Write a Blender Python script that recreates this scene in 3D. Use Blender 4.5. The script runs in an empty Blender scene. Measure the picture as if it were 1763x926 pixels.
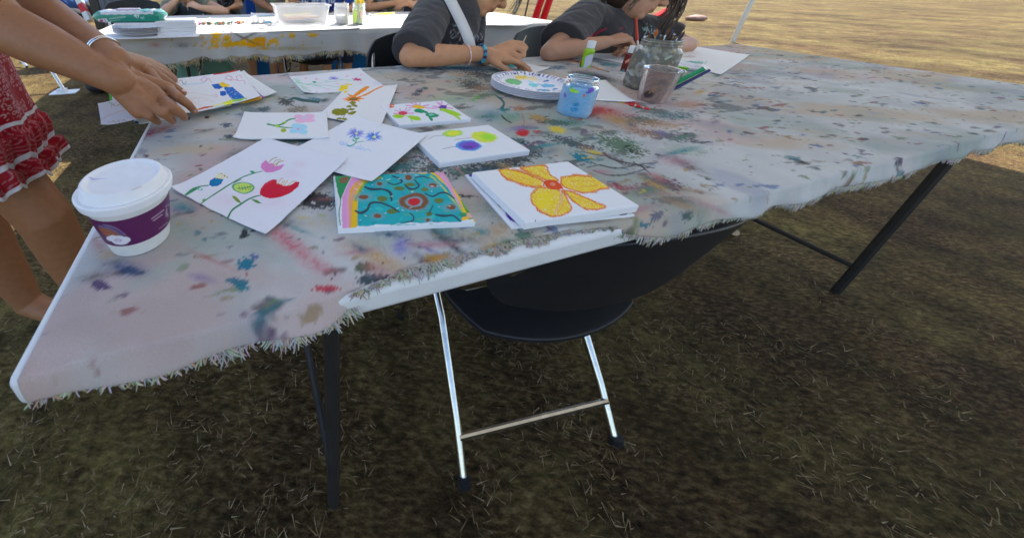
import bpy, bmesh, math, random
import numpy as np
from mathutils import Vector, Matrix
random.seed(7); RNG = np.random.default_rng(11)
SC = bpy.context.scene
COL = SC.collection
# ------------------------------------------------------------------ camera
FPX, CYP = 591.2, 233.3                      # focal length and principal row, in pixels of the photograph
PITCH, ROLL = math.radians(25.16), math.radians(.8416)
CAM = np.array([0, 0, 1.02])
F_ = np.array([0, math.cos(PITCH), -math.sin(PITCH)]); U0 = np.array([0, math.sin(PITCH), math.cos(PITCH)]); X0 = np.array([1., 0, 0])
X_ = X0*math.cos(ROLL) + U0*math.sin(ROLL); U_ = -X0*math.sin(ROLL) + U0*math.cos(ROLL)
cam = bpy.data.cameras.new('camera'); cam_o = bpy.data.objects.new('camera', cam); COL.objects.link(cam_o)
cam_o.matrix_world = Matrix(((X_[0], U_[0], -F_[0], CAM[0]), (X_[1], U_[1], -F_[1], CAM[1]), (X_[2], U_[2], -F_[2], CAM[2]), (0, 0, 0, 1)))
cam.sensor_width = 36; cam.sensor_fit = 'HORIZONTAL'; cam.lens = FPX/1763*36
cam.shift_x = (881.5-600)/1763; cam.shift_y = (CYP-463)/1763
cam.clip_start = .02; cam.clip_end = 500
cam.dof.use_dof = True; cam.dof.focus_distance = .62; cam.dof.aperture_fstop = 6.3
SC.camera = cam_o
# ------------------------------------------------------------------ light
SU, SV = .47, .50                            # sun offset per metre of height, along the table frame
TA = math.radians(17.5); CT, ST = math.cos(TA), math.sin(TA)
def T(u, v, z=0.): return np.array([CT*u-ST*v, ST*u+CT*v, z])
sd = T(SU, SV, 1.); sd = sd/np.linalg.norm(sd)
w = bpy.data.worlds.new("World"); SC.world = w; w.use_nodes = True
wn = w.node_tree.nodes; bg = wn['Background']; sky = wn.new('ShaderNodeTexSky'); sky.sky_type = 'NISHITA'; sky.sun_disc = False
sky.sun_elevation = math.asin(sd[2]); sky.sun_rotation = math.atan2(sd[0], sd[1])
w.node_tree.links.new(sky.outputs[0], bg.inputs[0]); bg.inputs[1].default_value = .12
sl = bpy.data.lights.new('sun', 'SUN'); sl.energy = 4.2; sl.angle = math.radians(.5); sl.color = (1, .945, .86)
so = bpy.data.objects.new('sun', sl); COL.objects.link(so); so.rotation_euler = Vector(-sd).to_track_quat('-Z', 'Y').to_euler(); so.location = (0, 0, 8)
vs = SC.view_settings; vs.view_transform = 'Standard'; vs.look = 'None'; vs.gamma = 1; vs.exposure = 1.64
SC.cycles.max_bounces = 8; SC.cycles.transmission_bounces = 8; SC.cycles.use_denoising = True
SC.cycles.sample_clamp_indirect = 6
# ------------------------------------------------------------------ measuring helpers
A3 = lambda *a: np.array(a, float)
def ray(px, py): return F_ + X_*(px-600)/FPX + U_*(CYP-py)/FPX
def P(px, py, z=.742): d = ray(px, py); return CAM + d*(z-1.02)/d[2]
def D(px, py, dp): return CAM + ray(px, py)*dp
def proj(V):
    d = np.asarray(V)-CAM; q = d@F_; q = np.where(abs(q) < 1e-3, 1e-3, q)
    return 600+FPX*(d@X_)/q, CYP-FPX*(d@U_)/q, q
def unit(v): v = np.asarray(v, float); return v/np.linalg.norm(v)
def srgb(r, g=None, b=None):
    if g is None: r, g, b = r
    c = np.array([r, g, b], float)/255; return np.where(c <= .04045, c/12.92, ((c+.055)/1.055)**2.4)
# ------------------------------------------------------------------ noise
def vn(x, y, seed=0):
    xi = np.floor(x).astype(np.int64); yi = np.floor(y).astype(np.int64); fx = x-xi; fy = y-yi
    fx = fx*fx*(3-2*fx); fy = fy*fy*(3-2*fy)
    def h(a, b):
        n = (a*374761393 + b*668265263 + seed*974634777) & 0x7fffffff
        n = ((n ^ (n >> 13))*1274126177) & 0x7fffffff
        return ((n ^ (n >> 16)) & 0xffff)/65535.
    return (h(xi, yi)*(1-fx)+h(xi+1, yi)*fx)*(1-fy)+(h(xi, yi+1)*(1-fx)+h(xi+1, yi+1)*fx)*fy
def fbm(x, y, seed=0, o=4):
    s = 0; a = .5; t = 0
    for i in range(o): s = s+a*vn(x, y, seed+i*17); t += a; a *= .5; x = x*2.03+3.1; y = y*2.03+1.7
    return s/t
# ------------------------------------------------------------------ painting on vertices
class Art:
    """paint laid on a surface, one colour per vertex"""
    def __init__(s, V, base, seed=0, rough=1.):
        s.x, s.y, s.q = proj(V); s.V = V; s.c = np.tile(np.asarray(base, float), (len(V), 1)); s.m = np.zeros(len(V)); s.seed = seed
        s.n1 = fbm(V[:, 0]*260, V[:, 1]*260+V[:, 2]*260, seed, 3); s.n2 = fbm(V[:, 0]*1100, V[:, 1]*1100+V[:, 2]*900, seed+5, 2)
        s.wx = (fbm(V[:, 0]*90, V[:, 1]*90, seed+9, 3)-.5); s.wy = (fbm(V[:, 0]*90+50, V[:, 1]*90, seed+13, 3)-.5)
        s.ok = np.ones(len(V), bool)
    def put(s, k, a, col):
        a = np.clip(a, 0, 1)[:, None]; s.c[k] = s.c[k]*(1-a)+np.asarray(col, float)*a; s.m[k] = np.maximum(s.m[k], a[:, 0])
    def tex(s, k, a, crayon):
        return a if not crayon else a*np.clip((s.n2[k]-crayon+.12)/.16, 0, 1)
    def ell(s, cx, cy, rx, ry, col, ang=0, soft=.12, alpha=1., wob=4, crayon=0, ring=None):
        R = max(rx, ry)*1.5+wob; k = np.nonzero((abs(s.x-cx) < R) & (abs(s.y-cy) < R) & s.ok)[0]
        if not len(k): return
        dx = s.x[k]-cx+s.wx[k]*wob; dy = s.y[k]-cy+s.wy[k]*wob; c, n = math.cos(math.radians(ang)), math.sin(math.radians(ang))
        r = np.hypot((dx*c+dy*n)/rx, (-dx*n+dy*c)/ry)
        a = np.clip((1-r)/soft+.5, 0, 1)
        if ring: a = a*np.clip((r-ring)/soft+.5, 0, 1)
        s.put(k, s.tex(k, a*alpha, crayon), col)
    def line(s, pts, wd, col, alpha=1., soft=.7, wob=1.5, crayon=0):
        pts = [tuple(map(float, p)) for p in pts]
        if len(pts) > 2:
            out = []
            for i in range(len(pts)-1):
                p0 = pts[max(i-1, 0)]; p1 = pts[i]; p2 = pts[i+1]; p3 = pts[min(i+2, len(pts)-1)]
                for t in (0, .25, .5, .75): out.append(tuple(.5*(2*b+(c-a)*t+(2*a-5*b+4*c-d)*t*t+(3*b-a-3*c+d)*t**3) for a, b, c, d in zip(p0, p1, p2, p3)))
            pts = out+[pts[-1]]
        ws = list(np.interp(np.linspace(0, 1, len(pts)), np.linspace(0, 1, len(wd)), wd)) if isinstance(wd, (list, tuple)) else [wd]*len(pts)
        W = max(ws)+wob+soft; xs = [p[0] for p in pts]; ys = [p[1] for p in pts]
        k = np.nonzero((s.x > min(xs)-W) & (s.x < max(xs)+W) & (s.y > min(ys)-W) & (s.y < max(ys)+W) & s.ok)[0]
        if not len(k): return
        X = s.x[k]+s.wx[k]*wob; Y = s.y[k]+s.wy[k]*wob; best = np.full(len(k), 1e9)
        for (a, b), (c, d), w0, w1 in zip(pts[:-1], pts[1:], ws[:-1], ws[1:]):
            ex, ey = c-a, d-b; L = ex*ex+ey*ey+1e-9; t = np.clip(((X-a)*ex+(Y-b)*ey)/L, 0, 1)
            best = np.minimum(best, np.hypot(X-a-t*ex, Y-b-t*ey)-(w0+(w1-w0)*t)/2)
        s.put(k, s.tex(k, np.clip(.5-best/soft, 0, 1)*alpha, crayon), col)
    def poly(s, pts, col, alpha=1., soft=1., wob=1.5, crayon=0):
        xs = [p[0] for p in pts]; ys = [p[1] for p in pts]
        k = np.nonzero((s.x > min(xs)-3) & (s.x < max(xs)+3) & (s.y > min(ys)-3) & (s.y < max(ys)+3) & s.ok)[0]
        if not len(k): return
        X = s.x[k]+s.wx[k]*wob; Y = s.y[k]+s.wy[k]*wob; ins = np.zeros(len(k), bool); n = len(pts)
        for i in range(n):
            (x0, y0), (x1, y1) = pts[i], pts[(i+1) % n]
            ins ^= ((y0 > Y) != (y1 > Y)) & (X < (x1-x0)*(Y-y0)/((y1-y0)+1e-12)+x0)
        s.put(k, s.tex(k, ins*alpha, crayon), col)
    def wash(s, cx, cy, rx, ry, col, alpha=.5, ang=0, sc=1.):
        R = max(rx, ry)*1.9; k = np.nonzero((abs(s.x-cx) < R) & (abs(s.y-cy) < R) & s.ok)[0]
        if not len(k): return
        dx = s.x[k]-cx; dy = s.y[k]-cy; c, n = math.cos(math.radians(ang)), math.sin(math.radians(ang))
        r2 = ((dx*c+dy*n)/rx)**2+((-dx*n+dy*c)/ry)**2
        a = np.exp(-r2*1.2)*(.35+1.3*s.n1[k])*(.6+.8*s.n2[k])
        s.put(k, a*alpha, col)
    def blot(s, cx, cy, rx, ry, col, alpha=.9, ang=0, th=.5):
        R = max(rx, ry)*1.7; k = np.nonzero((abs(s.x-cx) < R) & (abs(s.y-cy) < R) & s.ok)[0]
        if not len(k): return
        dx = s.x[k]-cx; dy = s.y[k]-cy; c, n = math.cos(math.radians(ang)), math.sin(math.radians(ang))
        r = np.hypot((dx*c+dy*n)/rx, (-dx*n+dy*c)/ry)
        a = np.clip((1.25-r-(s.n1[k]-.5)*3.2*th-(s.n2[k]-.5)*1.2)/.25, 0, 1)
        s.put(k, a*alpha, col)
# ------------------------------------------------------------------ materials
MC = {}
def mat(name, col=(.5, .5, .5), rough=.6, vcol=False, metal=0, spec=.5, trans=0, bump=0, bscale=200, sss=0, var=0, vscale=30, coat=0, sheen=0, ior=1.45, alpha=1, btype='noise', stretch=None):
    if name in MC: return MC[name]
    m = bpy.data.materials.new(name); m.use_nodes = True; N = m.node_tree.nodes; L = m.node_tree.links; b = N['Principled BSDF']
    b.inputs['Roughness'].default_value = rough; b.inputs['Metallic'].default_value = metal; b.inputs['Specular IOR Level'].default_value = spec
    b.inputs['Transmission Weight'].default_value = trans; b.inputs['IOR'].default_value = ior; b.inputs['Coat Weight'].default_value = coat; b.inputs['Sheen Weight'].default_value = sheen
    b.inputs['Alpha'].default_value = alpha
    if sss: b.inputs['Subsurface Weight'].default_value = sss; b.inputs['Subsurface Radius'].default_value = (.02, .008, .004); b.inputs['Subsurface Scale'].default_value = .4
    tc = N.new('ShaderNodeTexCoord'); src = None
    if vcol: a = N.new('ShaderNodeAttribute'); a.attribute_name = 'Col'; src = a.outputs['Color']
    if var:
        n = N.new('ShaderNodeTexNoise'); n.inputs['Scale'].default_value = vscale; n.inputs['Detail'].default_value = 6; L.new(tc.outputs['Object'], n.inputs['Vector'])
        mr = N.new('ShaderNodeMapRange'); mr.inputs[1].default_value = .3; mr.inputs[2].default_value = .7; mr.inputs[3].default_value = 1-var; mr.inputs[4].default_value = 1+var; L.new(n.outputs['Fac'], mr.inputs[0])
        mx = N.new('ShaderNodeVectorMath'); mx.operation = 'SCALE'; L.new(mr.outputs[0], mx.inputs['Scale'])
        if src: L.new(src, mx.inputs[0])
        else: mx.inputs[0].default_value = tuple(col)[:3]
        src = mx.outputs[0]
    if src: L.new(src, b.inputs['Base Color'])
    else: b.inputs['Base Color'].default_value = (*tuple(col)[:3], 1)
    if bump:
        n = N.new('ShaderNodeTexNoise'); n.inputs['Scale'].default_value = bscale; n.inputs['Detail'].default_value = 5
        if stretch: mp = N.new('ShaderNodeMapping'); mp.inputs['Scale'].default_value = stretch; L.new(tc.outputs['Object'], mp.inputs[0]); L.new(mp.outputs[0], n.inputs['Vector'])
        else: L.new(tc.outputs['Object'], n.inputs['Vector'])
        bp = N.new('ShaderNodeBump'); bp.inputs['Strength'].default_value = bump; bp.inputs['Distance'].default_value = .002; L.new(n.outputs['Fac'], bp.inputs['Height']); L.new(bp.outputs[0], b.inputs['Normal'])
    MC[name] = m; return m
PAPER = mat('paper', vcol=True, rough=.85, spec=.2, bump=.08, bscale=500)
CANVAS = mat('canvas', vcol=True, rough=.75, spec=.3, bump=.22, bscale=1300)
CLOTHM = mat('painted_cloth', vcol=True, rough=.92, spec=.15, bump=.5, bscale=700, var=.06, vscale=900)
SKIN = mat('skin', vcol=True, rough=.5, spec=.4, sss=.06, bump=.25, bscale=420, var=.07, vscale=60)
FABRIC = mat('fabric', vcol=True, rough=.95, spec=.1, sheen=.2, bump=.35, bscale=900, var=.08, vscale=150)
PLASTIC = mat('painted_plastic', vcol=True, rough=.38, var=.03, vscale=80)
WPLAST = mat('white_plastic', (.72, .72, .72), .42, var=.04, vscale=25, bump=.15, bscale=300)
BLACKP = mat('black_plastic', (.012, .013, .016), .42, var=.2, vscale=12, bump=.25, bscale=500)
CHROME = mat('chrome', (.62, .6, .55), .22, metal=1, var=.15, vscale=40)
DARKM = mat('dark_metal', (.03, .028, .027), .45, metal=.3, var=.2, vscale=30)
HAIRM = mat('hair', (.03, .018, .012), .4, var=.4, vscale=200)
def glass_mat():
    m = mat('smeared_glass', (1, 1, 1), .06, trans=1, ior=1.35); N = m.node_tree.nodes; L = m.node_tree.links; b = N['Principled BSDF']
    p = N.new('ShaderNodeBsdfPrincipled'); p.inputs['Roughness'].default_value = .5; a = N.new('ShaderNodeAttribute'); a.attribute_name = 'Col'; L.new(a.outputs['Color'], p.inputs['Base Color'])
    k = N.new('ShaderNodeAttribute'); k.attribute_name = 'Mask'; x = N.new('ShaderNodeMixShader'); L.new(k.outputs['Fac'], x.inputs[0]); L.new(b.outputs[0], x.inputs[1]); L.new(p.outputs[0], x.inputs[2])
    L.new(x.outputs[0], N['Material Output'].inputs['Surface']); return m
GLASS = glass_mat()
# ------------------------------------------------------------------ object helpers
ROOTLOC = {}
def meta(o, label=None, cat=None, group=None, kind=None):
    for k, v in (('label', label), ('category', cat), ('group', group), ('kind', kind)):
        if v: o[k] = v
    return o
def thing(name, label, cat, loc=(0, 0, 0), group=None):
    o = bpy.data.objects.new(name, None); COL.objects.link(o); o.location = tuple(float(a) for a in loc); o.empty_display_size = .05
    ROOTLOC[o.name] = np.array(loc, float); return meta(o, label, cat, group)
def mk(name, V, Fc, m, parent=None, smooth=True, col=None, mask=None, sharp=None):
    me = bpy.data.meshes.new(name); V = np.asarray(V, float); me.from_pydata(V.tolist(), [], [tuple(map(int, f)) for f in Fc] if not isinstance(Fc, list) else Fc)
    me.materials.append(m)
    if col is not None:
        a = me.color_attributes.new('Col', 'FLOAT_COLOR', 'POINT'); c = np.ones((len(V), 4), np.float32); c[:, :3] = col; a.data.foreach_set('color', c.ravel())
    if mask is not None:
        a = me.attributes.new('Mask', 'FLOAT', 'POINT'); a.data.foreach_set('value', np.asarray(mask, np.float32))
    if smooth: me.polygons.foreach_set('use_smooth', [True]*len(me.polygons))
    if sharp: me.set_sharp_from_angle(angle=math.radians(sharp))
    o = bpy.data.objects.new(name, me); COL.objects.link(o)
    if parent is not None: adopt(o, parent)
    me.update(); return o
def adopt(o, parent):
    o.parent = parent
    if parent.name in ROOTLOC: o.matrix_parent_inverse = Matrix.Translation(Vector(-ROOTLOC[parent.name]))
    return o
def gridF(nx, ny, wrapx=False):
    i = np.arange(nx if wrapx else nx-1); j = np.arange(ny-1); I, Jj = np.meshgrid(i, j, indexing='ij'); I2 = (I+1) % nx
    return np.stack([I*ny+Jj, I2*ny+Jj, I2*ny+Jj+1, I*ny+Jj+1], -1).reshape(-1, 4)
def solid(o, t, off=-1):
    md = o.modifiers.new('thickness', 'SOLIDIFY'); md.thickness = t; md.offset = off; return o
def quadsheet(name, c, m, art=None, n=(60, 60), lift=None, thick=.0006, base=(.8, .8, .8), parent=None, seed=1, curl=.0008, deckle=0, curlk=1.):
    """sheet from corner points p00 p10 p11 p01 with gentle waves"""
    c = [np.asarray(q, float) for q in c]; s, t = np.meshgrid(np.linspace(0, 1, n[0]), np.linspace(0, 1, n[1]), indexing='ij'); s = s.ravel(); t = t.ravel()
    if deckle:
        ed = np.where(t > .999, (fbm(s*14, s*0, seed, 3)-.5)*deckle, 0)+np.where(t < .001, (fbm(s*14, s*0+9, seed, 3)-.5)*deckle, 0); t2 = t+ed
        es = np.where(s < .001, (fbm(t*14, t*0+4, seed, 3)-.5)*deckle, 0); s2 = s+es
    else: s2, t2 = s, t
    V = ((1-s2)*(1-t2))[:, None]*c[0]+(s2*(1-t2))[:, None]*c[1]+(s2*t2)[:, None]*c[2]+((1-s2)*t2)[:, None]*c[3]
    V[:, 2] += (fbm(s*2.2, t*2.2, seed, 2)-.4)*curl*2
    V[:, 2] += .0045*curlk*(abs(2*s-1)**5)*(abs(2*t-1)**5)*(.4+vn(s*3, t*3, seed))
    if lift: V[:, 2] += lift(s, t)
    A = Art(V, base, seed)
    A.c *= (1+.03*(A.n1-.5))[:, None]
    if art: art(A)
    Fc = gridF(n[0], n[1])
    nz = np.cross(c[1]-c[0], c[3]-c[0])[2]
    if nz < 0: Fc = Fc[:, ::-1]
    return solid(mk(name, V, Fc, m, parent, col=A.c), thick)
def slab(name, ctr, ang, wx, wy, zb, h, m, art=None, n=(60, 60), base=(.8, .8, .8), parent=None, seed=1, r=.0018, tilt=0):
    """stretched canvas or board with rounded edges and painted top"""
    def prof(w, k):
        a = [(-w/2, 0), (-w/2+.0002, h*.3), (-w/2, h-r)]+[(-w/2+r*(1-math.cos(q)), h-r+r*math.sin(q)) for q in (.5, 1.1, 1.57)]
        return a+[(x, h) for x in np.linspace(-w/2+r*1.5, w/2-r*1.5, k)]+[(-x, z) for x, z in a[::-1]]
    X = prof(wx, n[0]); Y = prof(wy, n[1]); xs = np.array([p[0] for p in X]); zx = np.array([p[1] for p in X]); ys = np.array([p[0] for p in Y]); zy = np.array([p[1] for p in Y])
    GX, GY = np.meshgrid(xs, ys, indexing='ij'); GZ = np.minimum(zx[:, None], zy[None, :]); ca, sa = math.cos(ang), math.sin(ang)
    mid = (1-(2*GX/wx)**2)*(1-(2*GY/wy)**2); GZ = GZ-np.where(GZ > h*.98, .0007*mid, 0)*(h > .006)
    V = np.stack([ctr[0]+ca*GX-sa*GY, ctr[1]+sa*GX+ca*GY, zb+GZ+tilt*GX], -1).reshape(-1, 3)
    A = Art(V, base, seed); A.ok = (GZ.ravel() > h*.86)
    if art: art(A)
    Fc = gridF(len(xs), len(ys)); nv = len(V)
    bot = [V[0], V[(len(xs)-1)*len(ys)], V[-1], V[len(ys)-1]]
    V = np.vstack([V, bot]); F2 = [tuple(f) for f in Fc.tolist()]+[(nv+3, nv+2, nv+1, nv)]
    return mk(name, V, F2, m, parent, col=np.vstack([A.c, np.tile(base, (4, 1))]), sharp=50)
def lathe(name, prof, base, axis, m, parent=None, seg=64, art=None, color=(.8, .8, .8), mask0=None, seed=1, sharp=None, ang=(0, 2*math.pi)):
    """prof: list of (r, z) along axis from base"""
    ax = unit(axis); a = unit(np.cross(ax, [0, 1, .01])); b = np.cross(ax, a); pr = np.array(prof, float)
    th = np.linspace(ang[0], ang[1], seg, endpoint=False); full = abs(ang[1]-ang[0]-2*math.pi) < 1e-6
    if not full: th = np.linspace(ang[0], ang[1], seg)
    R = pr[:, 0][None, :, None]; Z = pr[:, 1][None, :, None]; dirs = (np.cos(th)[:, None]*a+np.sin(th)[:, None]*b)[:, None, :]
    V = (np.asarray(base)+dirs*R+ax*Z).reshape(-1, 3)
    Fc = gridF(len(th), len(pr), full)[:, ::-1]
    A = Art(V, color, seed); nrm = np.repeat(dirs, len(pr), 1).reshape(-1, 3); A.ok = ((nrm*(CAM-V)).sum(1) > 0) | (np.tile(np.gradient(pr[:, 1]), len(th)) == 0)
    if art: art(A)
    mask = None
    if mask0 is not None: mask = np.maximum(A.m, mask0(A) if callable(mask0) else mask0)
    return mk(name, V, Fc, m, parent, col=A.c, mask=mask, sharp=sharp)
def sweep(pts, rad, seg=8, cap=True):
    pts = [np.asarray(p, float) for p in pts]; n = len(pts); rad = rad if isinstance(rad, (list, tuple, np.ndarray)) else [rad]*n
    V = []; t0 = unit(pts[1]-pts[0]); ref = np.array([0, 0, 1.]) if abs(t0[2]) < .9 else np.array([1., 0, 0]); a = unit(np.cross(t0, ref))
    for i in range(n):
        t = unit(pts[min(i+1, n-1)]-pts[max(i-1, 0)]); a = unit(a-t*(a@t)); b = np.cross(t, a)
        for k in range(seg): q = 2*math.pi*k/seg; V.append(pts[i]+rad[i]*(a*math.cos(q)+b*math.sin(q)))
    Fc = [(i*seg+k, i*seg+(k+1) % seg, (i+1)*seg+(k+1) % seg, (i+1)*seg+k) for i in range(n-1) for k in range(seg)]
    if cap: Fc += [tuple(range(seg))[::-1], tuple((n-1)*seg+k for k in range(seg))]
    return V, Fc
class MB:
    def __init__(s): s.V = []; s.F = []; s.C = []
    def add(s, V, Fc, col=(.5, .5, .5)):
        o = len(s.V); s.V += [tuple(map(float, v)) for v in V]; s.F += [tuple(int(i)+o for i in f) for f in Fc]; s.C += [tuple(col)]*len(V); return s
    def tube(s, pts, r, col=(.5, .5, .5), seg=8): V, Fc = sweep(pts, r, seg); return s.add(V, Fc, col)
    def box(s, c, sx, sy, sz, ang=0, col=(.5, .5, .5), M=None):
        V = [np.array([x*sx/2, y*sy/2, z*sz/2]) for x in (-1, 1) for y in (-1, 1) for z in (-1, 1)]
        R = M if M is not None else np.array([[math.cos(ang), -math.sin(ang), 0], [math.sin(ang), math.cos(ang), 0], [0, 0, 1]])
        V = [R@v+np.asarray(c) for v in V]
        return s.add(V, [(0, 1, 3, 2), (4, 6, 7, 5), (0, 4, 5, 1), (2, 3, 7, 6), (0, 2, 6, 4), (1, 5, 7, 3)], col)
    def build(s, name, m, parent=None, smooth=True, bevel=0, sharp=40):
        o = mk(name, s.V, s.F, m, parent, smooth, col=np.array(s.C), sharp=sharp)
        if bevel: b = o.modifiers.new('bevel', 'BEVEL'); b.width = bevel; b.segments = 3; b.limit_method = 'ANGLE'
        return o
class Flesh:
    """one continuous body surface grown from joints"""
    def __init__(s): s.V = []; s.F = []; s.t = []
    def _add(s, V, Fc): o = len(s.V); s.V += [tuple(map(float, v)) for v in V]; s.F += [tuple(i+o for i in f) for f in Fc]
    def ball(s, c, r, M=None):
        r = np.array(r if hasattr(r, '__len__') else (r, r, r), float); n, k = 16, 32; V = []; M = np.eye(3) if M is None else np.array(M).T
        for i in range(1, n):
            a = math.pi*i/n
            for j in range(k): b = 2*math.pi*j/k; V.append(np.asarray(c)+M@(r*np.array([math.sin(a)*math.cos(b), math.sin(a)*math.sin(b), math.cos(a)])))
        V += [np.asarray(c)+M@(r*np.array([0, 0, 1.])), np.asarray(c)-M@(r*np.array([0, 0, 1.]))]; t, bt = len(V)-2, len(V)-1
        Fc = [(i*k+j, (i+1)*k+j, (i+1)*k+(j+1) % k, i*k+(j+1) % k) for i in range(n-2) for j in range(k)]
        Fc += [(t, j, (j+1) % k) for j in range(k)]+[(bt, (n-2)*k+(j+1) % k, (n-2)*k+j) for j in range(k)]; s._add(V, Fc); return s
    def bone(s, a, ra, b, rb, caps=True):
        a = np.asarray(a, float); b = np.asarray(b, float); V, Fc = sweep([a, a*.67+b*.33, a*.33+b*.67, b], [ra, ra*.67+rb*.33, ra*.33+rb*.67, rb], 32); s._add(V, [f[::-1] for f in Fc] if False else Fc)
        if caps: s.ball(a, ra); s.ball(b, rb)
        return s
    def chain(s, pts, rr):
        for (a, b, ra, rb) in zip(pts[:-1], pts[1:], rr[:-1], rr[1:]): s.bone(a, ra, b, rb)
        return s
    def tint(s, p, r, col, a=1.): s.t.append((np.asarray(p), r, np.asarray(col), a)); return s
    def build(s, name, color, m, parent, voxel=.003, sm=4, folds=0, fscale=14, art=None, seed=1):
        me = bpy.data.meshes.new('tmp'); me.from_pydata(s.V, [], s.F); o = bpy.data.objects.new('tmp', me); COL.objects.link(o)
        md = o.modifiers.new('r', 'REMESH'); md.mode = 'VOXEL'; md.voxel_size = voxel; md.use_smooth_shade = True
        md = o.modifiers.new('s', 'SMOOTH'); md.factor = .5; md.iterations = sm
        dg = bpy.context.evaluated_depsgraph_get(); ev = o.evaluated_get(dg); me2 = bpy.data.meshes.new_from_object(ev)
        bpy.data.objects.remove(o); bpy.data.meshes.remove(me); me2.name = name
        n = len(me2.vertices); V = np.empty(n*3); me2.vertices.foreach_get('co', V); V = V.reshape(-1, 3)
        if folds:
            Nn = np.empty(n*3); me2.vertex_normals.foreach_get('vector', Nn); Nn = Nn.reshape(-1, 3)
            q = fbm(V[:, 0]*fscale+V[:, 2]*fscale*.5, V[:, 1]*fscale+V[:, 2]*fscale*.9, seed, 3); q = 1-abs(q-.5)*4
            V = V+Nn*(q*folds)[:, None]; me2.vertices.foreach_set('co', V.ravel())
        A = Art(V, color, seed)
        for p, r, c, a in s.t:
            d = np.linalg.norm(V-p, axis=1); k = np.nonzero(d < r*1.6)[0]; A.put(k, np.exp(-(d[k]/r)**2*1.5)*a, c)
        Nn = np.empty(n*3); me2.vertex_normals.foreach_get('vector', Nn); A.ok = (Nn.reshape(-1, 3)*(CAM-V)).sum(1) > 0
        if art: art(A)
        at = me2.color_attributes.new('Col', 'FLOAT_COLOR', 'POINT'); c = np.ones((n, 4), np.float32); c[:, :3] = A.c; at.data.foreach_set('color', c.ravel())
        me2.materials.clear(); me2.materials.append(m); me2.polygons.foreach_set('use_smooth', [True]*len(me2.polygons))
        o = bpy.data.objects.new(name, me2); COL.objects.link(o)
        if parent is not None: adopt(o, parent)
        return o
def hand(B, wr, d, n, s, size=1., curl=(.35, .5, .35), thumb=.4, rw=.021, spread=.05):
    """palm, four unequal fingers and a thumb; d along the hand, n out of its back, s towards the thumb"""
    d = unit(d); n = unit(np.asarray(n)-d*(np.asarray(n)@d)); s_ = unit(np.cross(d, n)); s_ = s_ if s_@np.asarray(s) > 0 else -s_; z = size; tips = []
    for i, (o, L, r) in enumerate(((.029, .94, .0088), (.0095, 1.04, .009), (-.0095, .97, .0086), (-.027, .76, .0076))):
        m0 = wr+s_*o*.45*z; mc = wr+d*(.086-.004*i*(i > 1))*z+s_*o*z
        B.bone(m0, rw*.72*z, mc, (r+.0035)*z); p = mc; a = 0; sp = unit(d+s_*(1.5-i)*spread)
        for j, (ln, cu) in enumerate(zip((.042, .026, .021), curl)):
            a += cu*(1+.08*i); q = p+(sp*math.cos(a)-n*math.sin(a))*ln*L*z; B.bone(p, (r-.0007*j)*z, q, (r-.0007*(j+1))*z); p = q
        tips.append(p)
    b0 = wr+d*.018*z+s_*.018*z-n*.006*z; b1 = b0+unit(d*.75+s_*.8-n*thumb)*.042*z; b2 = b1+unit(d*1.0+s_*.15-n*thumb*1.2)*.03*z; b3 = b2+unit(d*1.0-s_*.15-n*thumb*1.5)*.024*z
    B.chain([b0, b1, b2, b3], [.015*z, .0115*z, .0098*z, .0082*z]); tips.append(b3); return tips
def head(B, root, c, fwd, up, z=1., skin=None, haircol=None, lips=(.45, .16, .13), eyes=True):
    """skull, jaw, nose, lips, ears and set eyes"""
    f = unit(fwd); u = unit(np.asarray(up)-f*(np.asarray(up)@f)); r = np.cross(f, u); M = [r, f, u]; c = np.asarray(c, float)
    L = lambda x, y, h: c+r*x*z+f*y*z+u*h*z
    B.ball(L(0, -.012, .02), (.072*z, .09*z, .085*z), M); B.ball(L(0, .022, -.042), (.052*z, .056*z, .062*z), M); B.ball(L(0, .05, -.083), (.022*z, .02*z, .018*z), M)
    B.bone(L(0, .078, .012), .007*z, L(0, .098, -.022), .011*z); B.ball(L(.009, .088, -.026), .0075*z); B.ball(L(-.009, .088, -.026), .0075*z)
    for h in (-.045, -.056): B.ball(L(0, .075, h), (.021*z, .009*z, .0055*z), M)
    B.ball(L(0, .066, -.032), (.024*z, .018*z, .022*z), M); B.tint(L(0, .083, -.05), .017*z, lips, .8)
    for sx in (-1, 1):
        B.ball(L(sx*.073, -.012, -.008), (.007*z, .018*z, .028*z), M); B.ball(L(sx*.03, .066, .018), (.019*z, .012*z, .007*z), M); B.ball(L(sx*.036, .052, -.03), (.022*z, .02*z, .02*z), M)
        B.tint(L(sx*.04, .07, -.03), .025*z, (.62, .2, .15), .22)
        if eyes:
            e = MB(); V, Fc = sweep([L(sx*.03, .07, .004), L(sx*.03, .0785, .003)], [.0125*z, .0095*z], 14); e.add(V, Fc, (.75, .73, .7)); V, Fc = sweep([L(sx*.03, .0778, .002), L(sx*.03, .0798, .0018)], [.0055*z, .005*z], 12); e.add(V, Fc, (.03, .018, .01)); e.build('eye', PLASTIC, root)
            b = MB(); b.tube([L(sx*.012, .083, .021), L(sx*.03, .084, .026), L(sx*.046, .072, .021)], [.0016*z, .0026*z, .001*z], (.03, .02, .012), 6); b.tube([L(sx*.017, .083, .004), L(sx*.03, .0845, .008), L(sx*.044, .075, .003)], .0013*z, (.02, .012, .01), 6); b.build('brow', HAIRM, root)
    return L
def skeleton_arm(B, sh, el, wr, z=1., r=(.042, .036, .024)):
    mid = el*.65+wr*.35; B.bone(sh, r[0]*z, el, r[1]*z); B.bone(el, r[1]*z, mid, (r[1]+.001)*z); B.bone(mid, (r[1]+.001)*z, wr, r[2]*z)
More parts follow.
